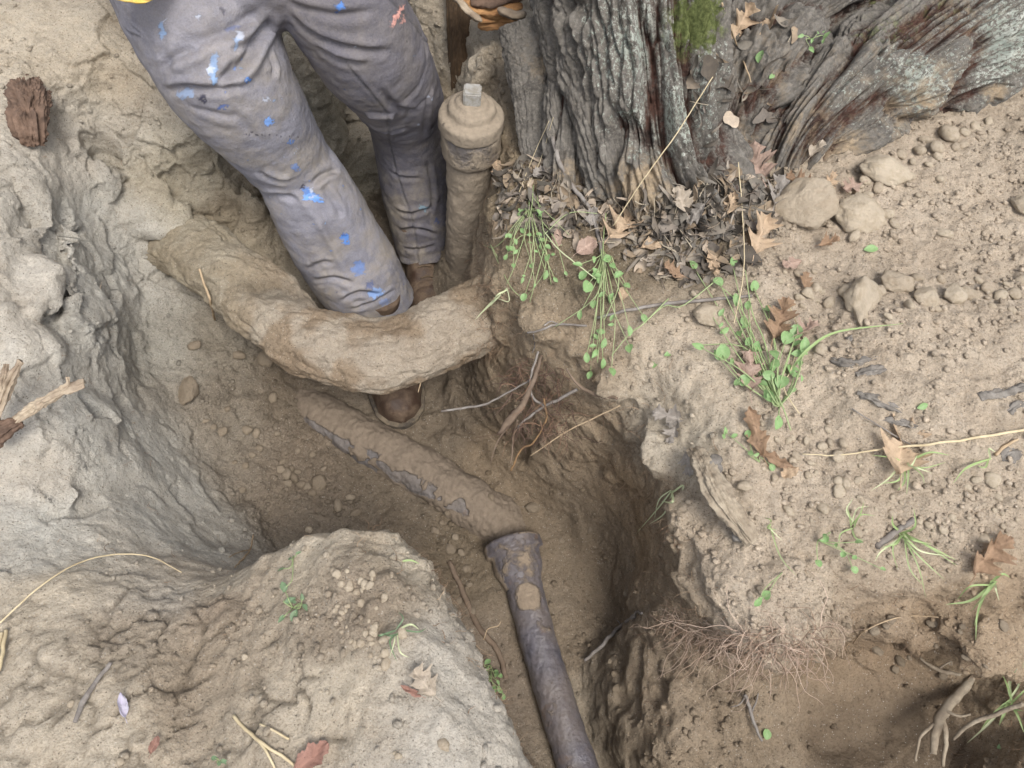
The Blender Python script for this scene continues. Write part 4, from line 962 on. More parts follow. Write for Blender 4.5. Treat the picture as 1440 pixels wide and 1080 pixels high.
cv_ = IV3[:, :] * np.array([.085, .104, .10]) + hd + [0, 0, .03]; kf = [f for f in IF3.tolist() if min(IV3[f][:, 2]) > .05]
brim = ico(3)[0] * np.array([.07, .075, .006]) + hd + f_ * .12 + [0, 0, .045]
cv2 = IV3.copy(); cv2[:, 2] = np.maximum(cv2[:, 2], .05)
hat = child('cap', mesh_of('cap', cv2 * np.array([.085, .104, .10]) + hd + [0, 0, .03], IF3, M_HAT), worker)
bb = mesh_of('brim', brim, IF3, M_HAT); child('brim', bb, hat)

# ================================================================== STONES AND CLODS
def clod_mesh(name, seed, sub=(IV2, IF2), flat=.72, rough=.32):
    v, f = sub; q = v * (1 + rough * fbm(v * 1.1 + seed * 3.7, 3, seed))[:, None]
    rr_ = np.random.default_rng(seed)
    for _ in range(11):
        n_ = rr_.normal(size=3); n_ /= np.linalg.norm(n_); o_ = rr_.uniform(.62, .92); e_ = np.maximum(0, q @ n_ - o_); q = q - .85 * e_[:, None] * n_
    q = q * (1 + .07 * fbm(v * 4 + seed, 2, seed))[:, None]; q[:, 2] *= flat; return q * 1.1, f
STONE_C = [(.44,.36,.26),(.40,.32,.22),(.36,.28,.19),(.47,.40,.30)]
g = G('stone_pale'); nn = g.noise(2, 5, .65); fine = g.noise(7, 6, .75)
oi = g.n('ShaderNodeObjectInfo').outputs['Random']
c_ = g.mix(oi, (.45, .375, .285), (.55, .47, .36)); c_ = g.mix(g.rng(fine, .4, .7, 0, .6), c_, g.mix(1., c_, (1.15, 1.13, 1.1), 'MULTIPLY')); c_ = g.mix(g.rng(nn, .45, .7, 0, .7), c_, g.mix(1., c_, (.72, .68, .62), 'MULTIPLY'))
M_CLOD = g.fin(c_, .95, g.bump(g.noise(4, 6, .7), .5, .10, g.bump(g.noise(14, 4, .8), .5, .03)), .12)
g = G('clod_damp'); fine = g.noise(7, 6, .75); oi = g.n('ShaderNodeObjectInfo').outputs['Random']
c_ = g.mix(oi, (.23, .185, .135), (.32, .265, .20)); c_ = g.mix(g.rng(fine, .4, .7, 0, .6), c_, g.mix(1., c_, (1.3, 1.27, 1.2), 'MULTIPLY'))
M_DAMP = g.fin(c_, .95, g.bump(g.noise(4, 6, .7), .5, .10, g.bump(g.noise(14, 4, .8), .5, .03)), .12)
CM = {}
for mname, mt in (('clod', M_CLOD), ('damp', M_DAMP)):
    CM[mname] = [mesh_of('clod', *clod_mesh('clod', k + 1, flat=.6 + .04 * (k % 5)), mt) for k in range(9)]
    CM[mname + 'big'] = [mesh_of('clod', *clod_mesh('clod', k + 31, (IV4, IF4), .66, .26), mt) for k in range(3)]
CLODS = []
def place_clod(px, py, rpx, kind='clod', label='', cat='clod', group=None, name='dirt_clod', asp=None, sink=.25, rot=None):
    p, n = hit(px, py); dep = -((np.array(p) - CAM) @ RW)[2]; r = rpx * dep / F
    big = rpx > 15
    me = random.choice(CM[kind + ('big' if big else '')])
    o = bpy.data.objects.new(name, me); COL.objects.link(o)
    a = asp or random.uniform(.75, 1.25)
    o.scale = (r * a, r / math.sqrt(a), r * random.uniform(.8, 1.1))
    o.rotation_euler = (random.uniform(-.4, .4), random.uniform(-.4, .4), rot if rot is not None else random.uniform(0, 6.28))
    o.location = p + n * r * (.45 - sink)
    if group: CLODS.append((o, px, py, kind))
    return tag(o, label, cat, group)
place_clod(1139, 296, 37, label='larger pale stone with a rounded top in front of the thick buttress root', cat='stone', name='stone', asp=1.12, sink=.05, rot=.5)
place_clod(1200, 309, 32, label='rough tan stone touching the larger pale stone on its right side', cat='stone', name='stone', asp=1.1, sink=.05, rot=-.3)
place_clod(1203, 331, 9, label='small pale stone tucked below the rough tan stone', cat='stone', name='stone')
place_clod(1247, 243, 27, label='wide tan dirt lump under the lower edge of the thick buttress root', cat='dirt lump', name='dirt_lump', asp=1.3)
place_clod(1440, 290, 16, label='pale stone cut by the right edge of the picture', cat='stone', name='stone')
place_clod(265, 551, 21, 'damp', label='oval flat stone embedded in the left slope of the trench', cat='stone', name='stone', asp=.75, sink=.35, rot=.3)
place_clod(1260, 398, 20, label='largest clod in the row of clods across the right bank', cat='clod', asp=1.1)
place_clod(1300, 421, 18, label='rounded clod just right of the flat slab of soil on the right bank')
place_clod(1215, 424, 30, label='broad flat slab of soil at the left end of the clod row', cat='dirt lump', name='dirt_lump', asp=1.35, sink=.4)
place_clod(993, 442, 19, label='rounded brown clod beside the green sprigs and the grey twig', kind='clod')
place_clod(1394, 676, 14, label='pale stone resting on the dark flakes at the right edge', cat='stone', name='stone')
place_clod(750, 714, 10, 'damp', label='damp clod lying just above the bell end of the sewer pipe')
for (x, y, r) in [(1267,217,9),(1293,213,10),(1317,210,12),(1335,190,15),(1262,249,8),(1278,248,7),(1235,264,8),(1218,255,9),(1205,272,7),(1219,277,9),(1247,302,9),(1256,315,9),(1318,222,7),(1342,207,7),(1352,205,7),(1372,180,9),(1228,290,7),(1210,262,6),(1232,300,7),(1355,187,8),(1390,172,7),(1306,232,6),(1283,228,6),(1322,252,7),(1270,285,5),(1300,197,8),(1328,330,11),(1290,275,5)]:
    place_clod(x, y, r, label='loose tan clod in the rubble along the buttress root', group='clods in the rubble under the buttress root')
for (x, y, r) in [(1289,393,10),(1322,393,7),(1341,418,16),(1364,415,13),(1387,405,9),(1405,419,11),(1428,415,10),(1436,394,8),(1190,412,12),(1238,410,8),(1280,430,8),(1376,395,6),(1415,400,6),(1165,425,9),(1147,408,10),(1318,436,7),(1250,445,7),(1207,395,6),(1122,385,8),(1395,432,6),(1422,437,7)]:
    place_clod(x, y, r, label='tan clod in the row of clods across the right bank', group='clods in a row on the right bank')
for (x, y, r) in [(393,660,7),(402,668,9),(413,672,8),(424,681,7),(433,684,6),(449,680,13),(440,693,6),(300,601,5),(311,607,8),(290,592,4),(348,605,8),(361,610,7),(389,610,5),(418,634,5),(365,631,6),(345,655,6),(370,506,12),(275,487,9),(335,500,8),(383,560,7),(397,650,6),(408,660,6),(405,680,6),(418,664,5),(386,672,5),(340,690,6),(355,640,5),(330,650,4),(320,575,5),(475,712,8),(492,700,6),(455,660,5),(440,640,5),(500,722,7)]:
    place_clod(x, y, r, 'damp', label='small damp clod on the trench floor left of the buried pipe', group='clods on the trench floor left of the buried pipe')
for (x, y, r) in [(632,772,8),(612,748,6),(640,756,6),(622,735,5),(655,800,6),(648,778,5),(660,822,5),(630,720,5),(865,948,5),(868,968,6),(858,930,4),(870,1000,4),(645,845,5),(690,700,5),(880,835,4),(830,745,4),(790,760,4),(665,860,5)]:
    place_clod(x, y, r, 'damp', label='small damp clod on the trench floor around the sewer pipe', group='clods on the trench floor around the sewer pipe')
rc = random.Random(3)
def inpoly(x, y, p):
    c = False
    for i in range(len(p)):
        (x1, y1), (x2, y2) = p[i], p[i - 1]
        if (y1 > y) != (y2 > y) and x < (x2 - x1) * (y - y1) / (y2 - y1) + x1: c = not c
    return c
def rnd_in(poly, n, rr):
    xs_, ys_ = [p[0] for p in poly], [p[1] for p in poly]; o = []
    while len(o) < n:
        x, y = rr.uniform(min(xs_), max(xs_)), rr.uniform(min(ys_), max(ys_))
        if inpoly(x, y, poly): o.append((x, y))
    return o
for (x, y) in rnd_in([(1060,560),(1180,600),(1300,690),(1440,660),(1440,760),(1300,760),(1150,750),(1040,680)], 85, rc):
    place_clod(x, y, 3.5 + 7 * rc.random() ** 2.5, label='small tan clod among the grass and dry leaves on the right bank', group='clods among the grass on the right bank', sink=.3)
for (x, y) in rnd_in([(950,400),(1150,360),(1180,470),(1120,560),(1000,480)], 40, rc):
    place_clod(x, y, 3.5 + 7 * rc.random() ** 2.5, label='small tan clod in front of the tree trunk on the right bank', group='clods in front of the tree trunk', sink=.3)
for (x, y) in rnd_in([(470,800),(560,810),(580,900),(520,930),(470,880)], 45, rc):
    place_clod(x, y, 3 + 5 * rc.random() ** 2, label='small clod in the crumbly patch on the near bank', group='clods on the crumbly patch of the near bank', sink=.3)
for (x, y, r) in [(623,1046,9),(543,934,8),(435,745,5),(556,1060,4),(560,1064,5),(170,1070,6),(100,990,5),(345,925,5),(540,900,6)]:
    place_clod(x, y, r, label='small pale stone on the near bank', cat='stone', name='stone', group='pale stones on the near bank', sink=.2)
for (x, y) in rnd_in([(1200,870),(1430,870),(1420,960),(1100,930),(1000,920)], 24, rc):
    place_clod(x, y, 3.5 + 5 * rc.random() ** 2, 'damp', label='small brown clod in the hollow below the right bank', group='clods in the hollow below the right bank', sink=.3)
# every small clod gets told apart by the landmark it lies nearest to
LMK = [(1139,296,'the larger pale stone'),(1200,309,'the rough tan stone'),(1247,243,'the wide tan dirt lump'),(1260,398,'the largest clod of the row'),(1215,424,'the broad flat soil slab'),(1440,290,'the stone cut by the right edge'),(265,551,'the oval flat stone'),(282,410,'the thin pale hanging twig'),
 (450,590,'the upper end of the buried pipe'),(720,745,'the bell end of the sewer pipe'),(860,890,'the dark knobbly twig'),(993,442,'the rounded clod by the grey twig'),(1098,452,'the brown oak leaf behind the sprigs'),(1064,333,'the lobed tan oak leaf'),(1262,634,'the large tan oak leaf'),(1384,776,'the large brown oak leaf'),(1015,690,'the weathered wood piece'),
 (1062,608,'the long dark brown leaf'),(1268,752,'the large pale grass tuft'),(412,855,'the dull green rosette'),(558,888,'the small dull grass tuft'),(594,962,'the pale torn leaf'),(167,994,'the violet petal'),(380,1040,'the forked straw stem'),(690,935,'the sprig over the near bank edge'),(1100,880,'the tangle of pinkish fine roots'),(1325,1000,'the forked pale root end'),(1420,985,'the bright grass tuft'),(1436,675,'the dark lumpy bark piece'),(1225,540,'the dark wood flakes')]
DIR = ['right','upper right','top','upper left','left','lower left','bottom','lower right']
ORD = ['nearest','second','third','fourth','fifth','sixth','seventh','eighth','ninth','tenth','eleventh','twelfth','thirteenth','fourteenth','fifteenth','sixteenth']
bins = {}
for (o, x, y, kd) in CLODS:
    j = min(range(len(LMK)), key=lambda i: (LMK[i][0] - x) ** 2 + (LMK[i][1] - y) ** 2)
    a = math.atan2(-(y - LMK[j][1]), x - LMK[j][0]); k = int(round(a / (math.pi / 4))) % 8
    bins.setdefault((j, k), []).append((math.hypot(x - LMK[j][0], y - LMK[j][1]), o, kd))
for (j, k), L_ in bins.items():
    L_.sort(key=lambda q: q[0])
    for i, (_, o, kd) in enumerate(L_):
        w_ = ('damp' if kd == 'damp' else 'tan') + ' ' + o['category']
        o['label'] = '%s %s out from %s towards the %s' % (ORD[min(i, len(ORD) - 1)], w_, LMK[j][2], DIR[k])
# crumbs nobody could count, one soup
Wt = GRG ** 2 * (GN[:, 2] > .35) * (.15 + sst(-.1, .4, fbm(GV * 7, 2, 91)))
Wt *= (GV[:, 2] > -.75); Wt /= Wt.sum()
NC = 24000
ci = RNG.choice(len(GV), NC, p=Wt, replace=False)
sz = .0011 + .0058 * RNG.random(NC) ** 4.5
vb = [clod_mesh('x', k, (IV1, IF1), .7, .35)[0] for k in range(6)]
allv = np.zeros((NC, len(IV1), 3)); ang = RNG.random(NC) * 6.28
for k in range(6):
    m = np.arange(NC) % 6 == k; b = vb[k]
    ca, sa = np.cos(ang[m])[:, None], np.sin(ang[m])[:, None]
    x = b[:, 0] * ca - b[:, 1] * sa; y = b[:, 0] * sa + b[:, 1] * ca; z = np.tile(b[:, 2], (m.sum(), 1))
    allv[m] = np.stack([x, y, z], -1) * sz[m][:, None, None] * (.7 + .7 * RNG.random((m.sum(), 1, 3))) + (GV[ci[m]] + GN[ci[m]] * (sz[m] * .35)[:, None])[:, None]
fc = (IF1[None] + (np.arange(NC) * len(IV1))[:, None, None]).reshape(-1, 3)
cm = mesh_of('soil_crumbs', allv.reshape(-1, 3), fc, soil, smooth=False)
tcol = GTC[ci] * (.68 + .34 * RNG.random((NC, 1))); cattr(cm, 'tint', np.repeat(tcol, len(IV1), 0)); fattr(cm, 'rough', np.full(NC * len(IV1), .2))
tag(link('soil_crumbs', cm), 'fine loose soil crumbs scattered over the banks and trench floor', 'soil crumbs', kind='stuff')

# ================================================================== DRY LEAVES
def mat_leaf(name, c1, c2, tr=.25):
    g = G(name); a = g.noise(4, 5, .65); vein = g.attr('vein')
    c = g.mix(g.rng(a, .35, .65), c1, c2); c = g.mix(g.math('MULTIPLY', vein, .5), c, tuple(min(1, x * 1.35) for x in c1)); sp = g.noise(14, 3, .6)
    c = g.mix(g.rng(sp, .62, .7, 0, .7), c, tuple(x * .45 for x in c2))
    g.fin(c, .6, g.bump(g.noise(9, 5, .7), .5, .06), .25)
    t = g.n('ShaderNodeBsdfTranslucent'); g.l(c, t.inputs['Color']); mx = g.n('ShaderNodeMixShader'); mx.inputs[0].default_value = tr
    g.l(g.b.outputs[0], mx.inputs[1]); g.l(t.outputs[0], mx.inputs[2]); g.l(mx.outputs[0], g.o.inputs[0]); return g.m
ML = {'tan': mat_leaf('leaf_tan', (.60,.45,.31), (.50,.37,.25)), 'brown': mat_leaf('leaf_brown', (.40,.27,.18), (.30,.20,.125)), 'pale': mat_leaf('leaf_pale', (.55,.47,.38), (.42,.35,.27)),
      'grey': mat_leaf('leaf_grey', (.42,.38,.34), (.32,.285,.25)), 'red': mat_leaf('leaf_red', (.42,.24,.19), (.33,.19,.15)), 'rose': mat_leaf('leaf_rose', (.50,.37,.30), (.40,.28,.22)), 'violet': mat_leaf('petal_violet', (.50,.46,.58), (.60,.57,.66))}
def oak_leaf(seed, nlob=3, wmax=.36, curl=.5, bend=.4, deep=.75):
    r = random.Random(seed); nt_, nw = 56, 5; nlob = 2 + (seed % 2) if nlob == 3 else nlob
    t = np.linspace(0, 1, nt_); V = []; vein = []
    lob = lambda t, ph: np.abs(np.sin(np.pi * (t * nlob + ph)))
    for sgn in (-1, 1): pass
    phL, phR = r.uniform(-.08, .08), r.uniform(-.08, .08)
    for i, tt in enumerate(t):
        env = (math.sin(math.pi * min(1, tt ** .8 * .97 + .02)) ** .6) * (1 - .25 * tt)
        for s, ph in ((-1, phL), (1, phR)):
            w = wmax * env * ((1 - deep) + deep * lob(tt, ph) ** 1.3 * (1 + .3 * math.sin(tt * 40 + seed)))
            for k in range(nw if s == -1 else nw + 1):
                if s == -1: u = (nw - k) / nw
                else: u = k / nw
                x = s * u * w; y = tt + u * w * .55
                z = curl * x * x * 2.2 + bend * (tt - .5) ** 2 * .8 + .05 * math.sin(5 * tt + seed + s * u * 3) + .03 * math.sin(13 * y + 7 * x + seed)
                V.append((x, y - .5, z)); vein.append(math.exp(-(u * w / .02) ** 2))
    m = 2 * nw + 1; Fc = grid_faces(nt_, m).tolist()
    V = np.array(V); n = len(V)
    # stalk
    sv_, sf_ = tube([(0, -.5, V[nw][2]), (.01, -.62, V[nw][2] + .02), (.03, -.75, V[nw][2] + .03)], .010, 6, 5)
    Fc += [[a + n for a in q] for q in sf_]
    return np.vstack([V, sv_]), Fc, vein + [1.] * len(sv_)
def dry_leaf(px, py, Lpx, ang, mat, label, seed, lift=.013, tilt=(0, 0), name='oak_leaf', cat='dry leaf', group=None, **k):
    p, n = hit(px, py); dep = -((np.array(p) - CAM) @ RW)[2]; L = Lpx * dep / F
    V, Fc, ve = oak_leaf(seed, **k); me = mesh_of(name, V, Fc, ML[mat]); fattr(me, 'vein', ve)
    o = link(name, me); nz = (Vector(n) * .6 + Vector((0, 0, .4))).normalized()
    q = nz.to_track_quat('Z', 'Y').to_matrix().to_4x4()
    o.matrix_world = Matrix.Translation(p + nz * lift) @ Matrix.Rotation(0, 4, 'Z') @ q @ Matrix.Rotation(0, 4, 'Z') @ Matrix.Scale(L, 4)
    # heading: leaf tip towards picture angle ang (0 = right, 90 = up)
    a = P(px + 10 * math.cos(math.radians(ang)), py - 10 * math.sin(math.radians(ang)), p.z) - np.array(P(px, py, p.z)); h = math.atan2(a[1], a[0]) - math.pi / 2
    ax = nz; rotz = Matrix.Rotation(h, 4, 'Z'); al = Vector((0, 0, 1)).rotation_difference(ax).to_matrix().to_4x4()
    o.matrix_world = Matrix.Translation(p + nz * lift) @ al @ rotz @ Matrix.Rotation(tilt[0], 4, 'X') @ Matrix.Rotation(tilt[1], 4, 'Y') @ Matrix.Scale(L, 4)
    return tag(o, label, cat, group)
OL = [
 (1040,36,56,60,'tan','tan oak leaf standing against the bark beside the moss patch',1,dict(tilt=(.3,.3))),
 (1084,38,50,55,'tan','light tan oak leaf right of the one by the moss, tip up',2,dict(tilt=(.3,-.2))),
 (1064,236,78,100,'rose','large pinkish brown oak leaf under the root collar of the tree',3,dict(curl=.3)),
 (1092,275,62,70,'grey','greyish oak leaf just below the large pinkish brown oak leaf',4,dict()),
 (1122,262,44,150,'brown','curled brown leaf just left above the larger pale stone',5,dict(curl=1.2)),
 (1064,333,66,75,'tan','lobed tan oak leaf left of the larger pale stone',6,dict(deep=.85,wmax=.42)),
 (874,326,66,50,'tan','bright tan oak leaf lying on the dark leaf litter',7,dict(deep=.82,wmax=.42)),
 (1190,268,40,200,'rose','pinkish leaf wedged between the buttress root and the two stones',8,dict()),
 (1098,452,66,70,'brown','brown oak leaf behind the green sprigs in the middle of the right bank',9,dict(deep=.8)),
 (1135,470,40,30,'rose','small pinkish leaf right of the brown oak leaf behind the sprigs',10,dict(curl=.9)),
 (1052,525,62,95,'rose','pinkish brown leaf lying under the green sprigs',11,dict(curl=.2)),
 (1062,608,70,110,'brown','long dark brown leaf below the green sprigs',12,dict(wmax=.24,deep=.6)),
 (1086,650,52,150,'brown','dark brown folded leaf tip at the end of the long dark brown leaf',13,dict(wmax=.2,deep=.4,curl=1.3)),
 (1262,634,92,80,'tan','large tan oak leaf crossed by a straw and green grass',14,dict(deep=.85,wmax=.42)),
 (1384,776,74,60,'brown','large brown oak leaf near the right edge above the grass blades',15,dict(wmax=.42)),
 (940,584,46,160,'grey','pale grey curled leaf on the rim of the right bank',16,dict(curl=1.5,tilt=(.3,.2))),
 (950,612,38,250,'grey','grey folded leaf hanging just below the pale curled leaf on the rim',17,dict(curl=1.4)),
 (970,652,34,280,'grey','small grey leaf hanging over the rim beside the weathered wood',18,dict(curl=.9)),
 (594,962,46,130,'pale','pale torn leaf on the near bank right of the crumbly patch',19,dict(wmax=.5,deep=.5,tilt=(.2,.2))),
 (582,976,34,150,'red','reddish brown narrow leaf partly under the pale torn leaf',20,dict(wmax=.16,deep=.3)),
 (440,1068,56,40,'red','dull red leaf at the bottom edge of the near bank',21,dict(wmax=.34,deep=.3)),
 (167,994,34,100,'violet','small pale violet petal-like leaf on the cracked mud',22,dict(wmax=.22,deep=.1,nlob=1)),
 (218,1052,24,70,'red','small faded pink leaf on the cracked mud near the bottom edge',23,dict(wmax=.3,deep=.2)),
 (705,240,26,100,'tan','small tan leaf at the foot of the sawn stub',24,dict(wmax=.4,deep=.3)),
 (785,342,30,80,'rose','small pointed pinkish leaf standing in the green sprigs',25,dict(wmax=.3,deep=.2)),
 (822,350,32,30,'rose','small rounded pinkish leaf left of the bright tan oak leaf',26,dict(wmax=.45,deep=.2)),
 (1012,335,44,20,'grey','greyish curled leaf on the litter left of the lobed tan oak leaf',27,dict(curl=1.2)),
 (1165,345,30,10,'brown','small brown leaf below the two stones',28,dict(curl=1.0)),
 (1160,262,34,80,'tan','tan leaf sticking up between the buttress root and the larger pale stone',29,dict(tilt=(.5,0))),
 (873,418,22,80,'tan','small yellowish leaf on the litter above the grey twig',30,dict(wmax=.4,deep=.3)),
]
for (x, y, L, an, m_, lb, sd_, kw) in OL: dry_leaf(x, y, L, an, m_, lb, sd_, **kw)
for (x, y, L, an, m_, lb, sd_, kw) in [
 (955,285,40,120,'pale','pale torn leaf on the litter right below the trunk foot',41,dict(wmax=.45,deep=.4)),(915,350,30,10,'tan','small tan leaf scrap right of the bright tan oak leaf',42,dict(wmax=.4,deep=.3)),(985,300,36,200,'grey','grey leaf scrap between trunk foot and the pinkish brown oak leaf',43,dict(wmax=.4,deep=.5)),
 (1030,290,34,60,'tan','tan leaf scrap touching the left side of the pinkish brown oak leaf',44,dict(wmax=.35,deep=.6)),(940,385,34,160,'brown','brown leaf scrap at the lower edge of the leaf litter',45,dict(wmax=.4,deep=.5)),(760,250,28,30,'grey','grey leaf scrap right of the small tan leaf by the stub',46,dict(wmax=.4,deep=.4)),
 (1000,375,34,300,'tan','tan leaf scrap above the start of the long grey twig',47,dict(wmax=.3,deep=.5)),(1150,215,30,40,'pale','pale leaf scrap on the bark above the larger pale stone',48,dict(wmax=.4,deep=.4)),(1128,398,26,100,'brown','brown leaf scrap between the clod row and the sprigs',49,dict(wmax=.4,deep=.4)),(1108,375,30,190,'rose','pinkish leaf scrap below the two stones',50,dict(wmax=.35,deep=.5)),
 (1112,668,26,200,'tan','tan leaf scrap right of the dark brown folded leaf tip',51,dict(wmax=.4,deep=.3)),(836,310,30,80,'grey','grey leaf scrap between the sprig tangle and the bright oak leaf',52,dict(wmax=.4,deep=.5))]:
    dry_leaf(x, y, L, an, m_, lb, sd_, **kw)
# decayed litter packed under the trunk: one mass
LS = Soup(); rl = random.Random(11)
lit = rnd_in([(700,235),(760,225),(850,280),(960,270),(1010,235),(1100,250),(1090,330),(1040,385),(960,400),(900,385),(860,345),(700,330)], 760, rl) + rnd_in([(960,40),(1120,20),(1120,180),(1060,250),(980,200)], 45, rl)
LCOL = [(.12,.108,.092),(.17,.148,.122),(.23,.20,.168),(.07,.06,.05),(.20,.155,.11),(.29,.24,.19),(.15,.13,.112),(.10,.085,.07)]
for (x, y) in lit:
    p, n = hit(x, y); dep = -((np.array(p) - CAM) @ RW)[2]
    if dep < .6: continue
    L = rl.uniform(.014, .055); w = L * (rl.uniform(.14, .36) if rl.random() < .5 else rl.uniform(.05, .12)); c1 = rl.uniform(.4, 3.2); c2 = rl.uniform(-2, 2); tw = rl.uniform(-1.8, 1.8)
    nu_, nw_ = 8, 4; V = []
    for i in range(nu_):
        t = i / (nu_ - 1) - .5; e = max(.08, math.cos(t * 3.0)) ** .6
        for j in range(nw_ + 1):
            u = (j / nw_ - .5) * 2 * e * w * (1 + .22 * math.sin(i * 1.3 + L * 999 + j)); a = u / w * c1 * .5; rr = w / c1 * 2 if c1 else w
            xx = math.sin(a) * rr; zz = (1 - math.cos(a)) * rr
            th = tw * t; V.append((xx * math.cos(th) - zz * math.sin(th), t * L, xx * math.sin(th) + zz * math.cos(th) + c2 * t * t * L + rl.uniform(-.0008, .0008)))
    R_ = (Vector((0, 0, 1)).rotation_difference(Vector(n)).to_matrix() @ Matrix.Rotation(rl.uniform(0, 6.28), 3, 'Z') @ Matrix.Rotation(rl.uniform(-.4, .4), 3, 'X') @ Matrix.Rotation(rl.uniform(-.5, .5), 3, 'Y'))
    V = np.array(V) @ np.array(R_).T + np.array(p + n * rl.uniform(-.002, .007))
    k = rl.uniform(.75, 1.2); LS.add(V, grid_faces(nu_, nw_ + 1), tuple(q * k for q in rl.choice(LCOL)))
for k in range(150):
    x, y = lit[rl.randrange(len(lit))]; a_ = rl.uniform(0, 3.14); L = rl.uniform(8, 34)
    try: V, Fc = tube([np.array(hit(x + L * t * math.cos(a_) + rl.uniform(-2, 2), y + L * t * math.sin(a_) + rl.uniform(-2, 2), rl.uniform(.006, .016))[0]) for t in (-.5, 0, .5)], rl.uniform(.0005, .0014), 8, 4)
    except Exception: continue
    if np.ptp(V, axis=0).max() < .08: LS.add(V, Fc, rl.choice([(.16,.13,.10),(.30,.26,.20),(.10,.08,.065)]))
g = G('decayed_leaves'); tc_ = g.attr('tint', 'Color'); nz_ = g.noise(90, 4, .7)
M_LIT = g.fin(g.mix(g.rng(nz_, .4, .7, 0, .8), tc_, g.mix(1., tc_, (1.5, 1.45, 1.35), 'MULTIPLY')), .8, g.bump(nz_, .5, .003), .2)
tag(link('leaf_litter', LS.mesh('leaf_litter', M_LIT)), 'dark decayed curled leaf litter packed around the foot of the tree', 'leaf litter', kind='stuff')

# ================================================================== GREEN PLANTS
def mat_green(name, c1, c2, tr=.35):
    g = G(name); a = g.noise(3, 4, .6); oi = g.n('ShaderNodeObjectInfo').outputs['Random']
    c = g.mix(g.rng(a, .35, .65), c1, c2); c = g.mix(g.math('MULTIPLY', oi, .5), c, tuple(x * 1.35 for x in c1))
    g.fin(c, .5, None, .35); t = g.n('ShaderNodeBsdfTranslucent'); g.l(c, t.inputs['Color']); mx = g.n('ShaderNodeMixShader'); mx.inputs[0].default_value = tr
    g.l(g.b.outputs[0], mx.inputs[1]); g.l(t.outputs[0], mx.inputs[2]); g.l(mx.outputs[0], g.o.inputs[0]); return g.m
M_GL = mat_green('sprig_leaf', (.20,.34,.13), (.33,.45,.23)); M_GS = mat_green('sprig_stem', (.27,.35,.16), (.38,.43,.23), .2); M_GD = mat_green('dull_leaf', (.13,.20,.11), (.18,.25,.14)); M_BL = mat_green('grass_blade', (.26,.36,.14), (.38,.46,.24), .3); M_PB = mat_green('pale_blade', (.46,.52,.30), (.56,.58,.38), .25)
def leaf_mesh(kind, mat):
    nu_, nw_ = 7, 4; V = []
    for i in range(nu_):
        t = i / (nu_ - 1)
        w = {'round': .44 * math.sin(math.pi * (t * .94 + .03)) ** .55, 'oval': .30 * math.sin(math.pi * (t * .96 + .02)) ** .8, 'point': .26 * math.sin(math.pi * t ** .75 * .98 + .02) ** .9}[kind]
        for j in range(nw_ + 1):
            u = (j / nw_ - .5) * 2; V.append((u * w, t - (.06 if abs(u) < .1 and i == nu_ - 1 else 0), .16 * u * u * w * 2 - .22 * (t - .4) ** 2))
    return mesh_of('leaf', V, grid_faces(nu_, nw_ + 1), mat)
LM = {(k, m.name): leaf_mesh(k, m) for k in ('round', 'oval', 'point') for m in (M_GL, M_GD)}
def orient(px, py, ang, n):
    a = P(px + 10 * math.cos(math.radians(ang)), py - 10 * math.sin(math.radians(ang)), 0) - P(px, py, 0); h = math.atan2(a[1], a[0]) - math.pi / 2
    return Vector((0, 0, 1)).rotation_difference(n).to_matrix().to_4x4() @ Matrix.Rotation(h, 4, 'Z')
def put_leaf(plant, px, py, Lpx, ang, rr, kind='round', mat=M_GL, off=.02):
    p, n = hit(px, py, off); dep = -((np.array(p) - CAM) @ RW)[2]; L = Lpx * dep / F
    view = (Vector(CAM) - p).normalized(); nz = (view * .6 + Vector((rr.uniform(-.9, .9), rr.uniform(-.9, .9), .7))).normalized()
    o = link('leaf', LM[(kind, mat.name)], plant)
    o.matrix_local = Matrix.Translation(p - plant.location) @ orient(px, py, ang, nz) @ Matrix.Rotation(rr.uniform(-.3, .3), 4, 'X') @ Matrix.Translation((0, -.3 * L, 0)) @ Matrix.Scale(L, 4)
    return p
def path_on(pts, off):
    r = []
    for k, (x, y) in enumerate(pts):
        o_ = off[k] if isinstance(off, (list, tuple)) else off; r.append(np.array(hit(x, y, o_)[0]))
    return np.array(r)
def stem(plant, pts, rad, off, mat=M_GS, name='stem', seg=5, n=14):
    V, Fc = tube(path_on(pts, off), rad, n, seg); return child(name, mesh_of(name, V, Fc, mat), plant)
def blade(plant, pts, w, off, mat=M_BL, name='blade'):
    C = catmull(path_on(pts, off), 16); T, N_, B = frames(C); view = CAM - C; view /= np.linalg.norm(view, axis=1)[:, None]
    S = np.cross(T, view); S /= np.linalg.norm(S, axis=1)[:, None]; t = np.linspace(0, 1, 16); ww = w * (1 - t ** 2.5 * .92) * (.6 + .4 * sst(0, .2, t))
    up = np.cross(S, T); up *= np.sign((up * view).sum(1))[:, None]
    V = np.stack([C - S * ww[:, None], C - up * (ww * .35)[:, None], C + S * ww[:, None]], 1).reshape(-1, 3)
    return child(name, mesh_of(name, V, grid_faces(16, 3), mat), plant)
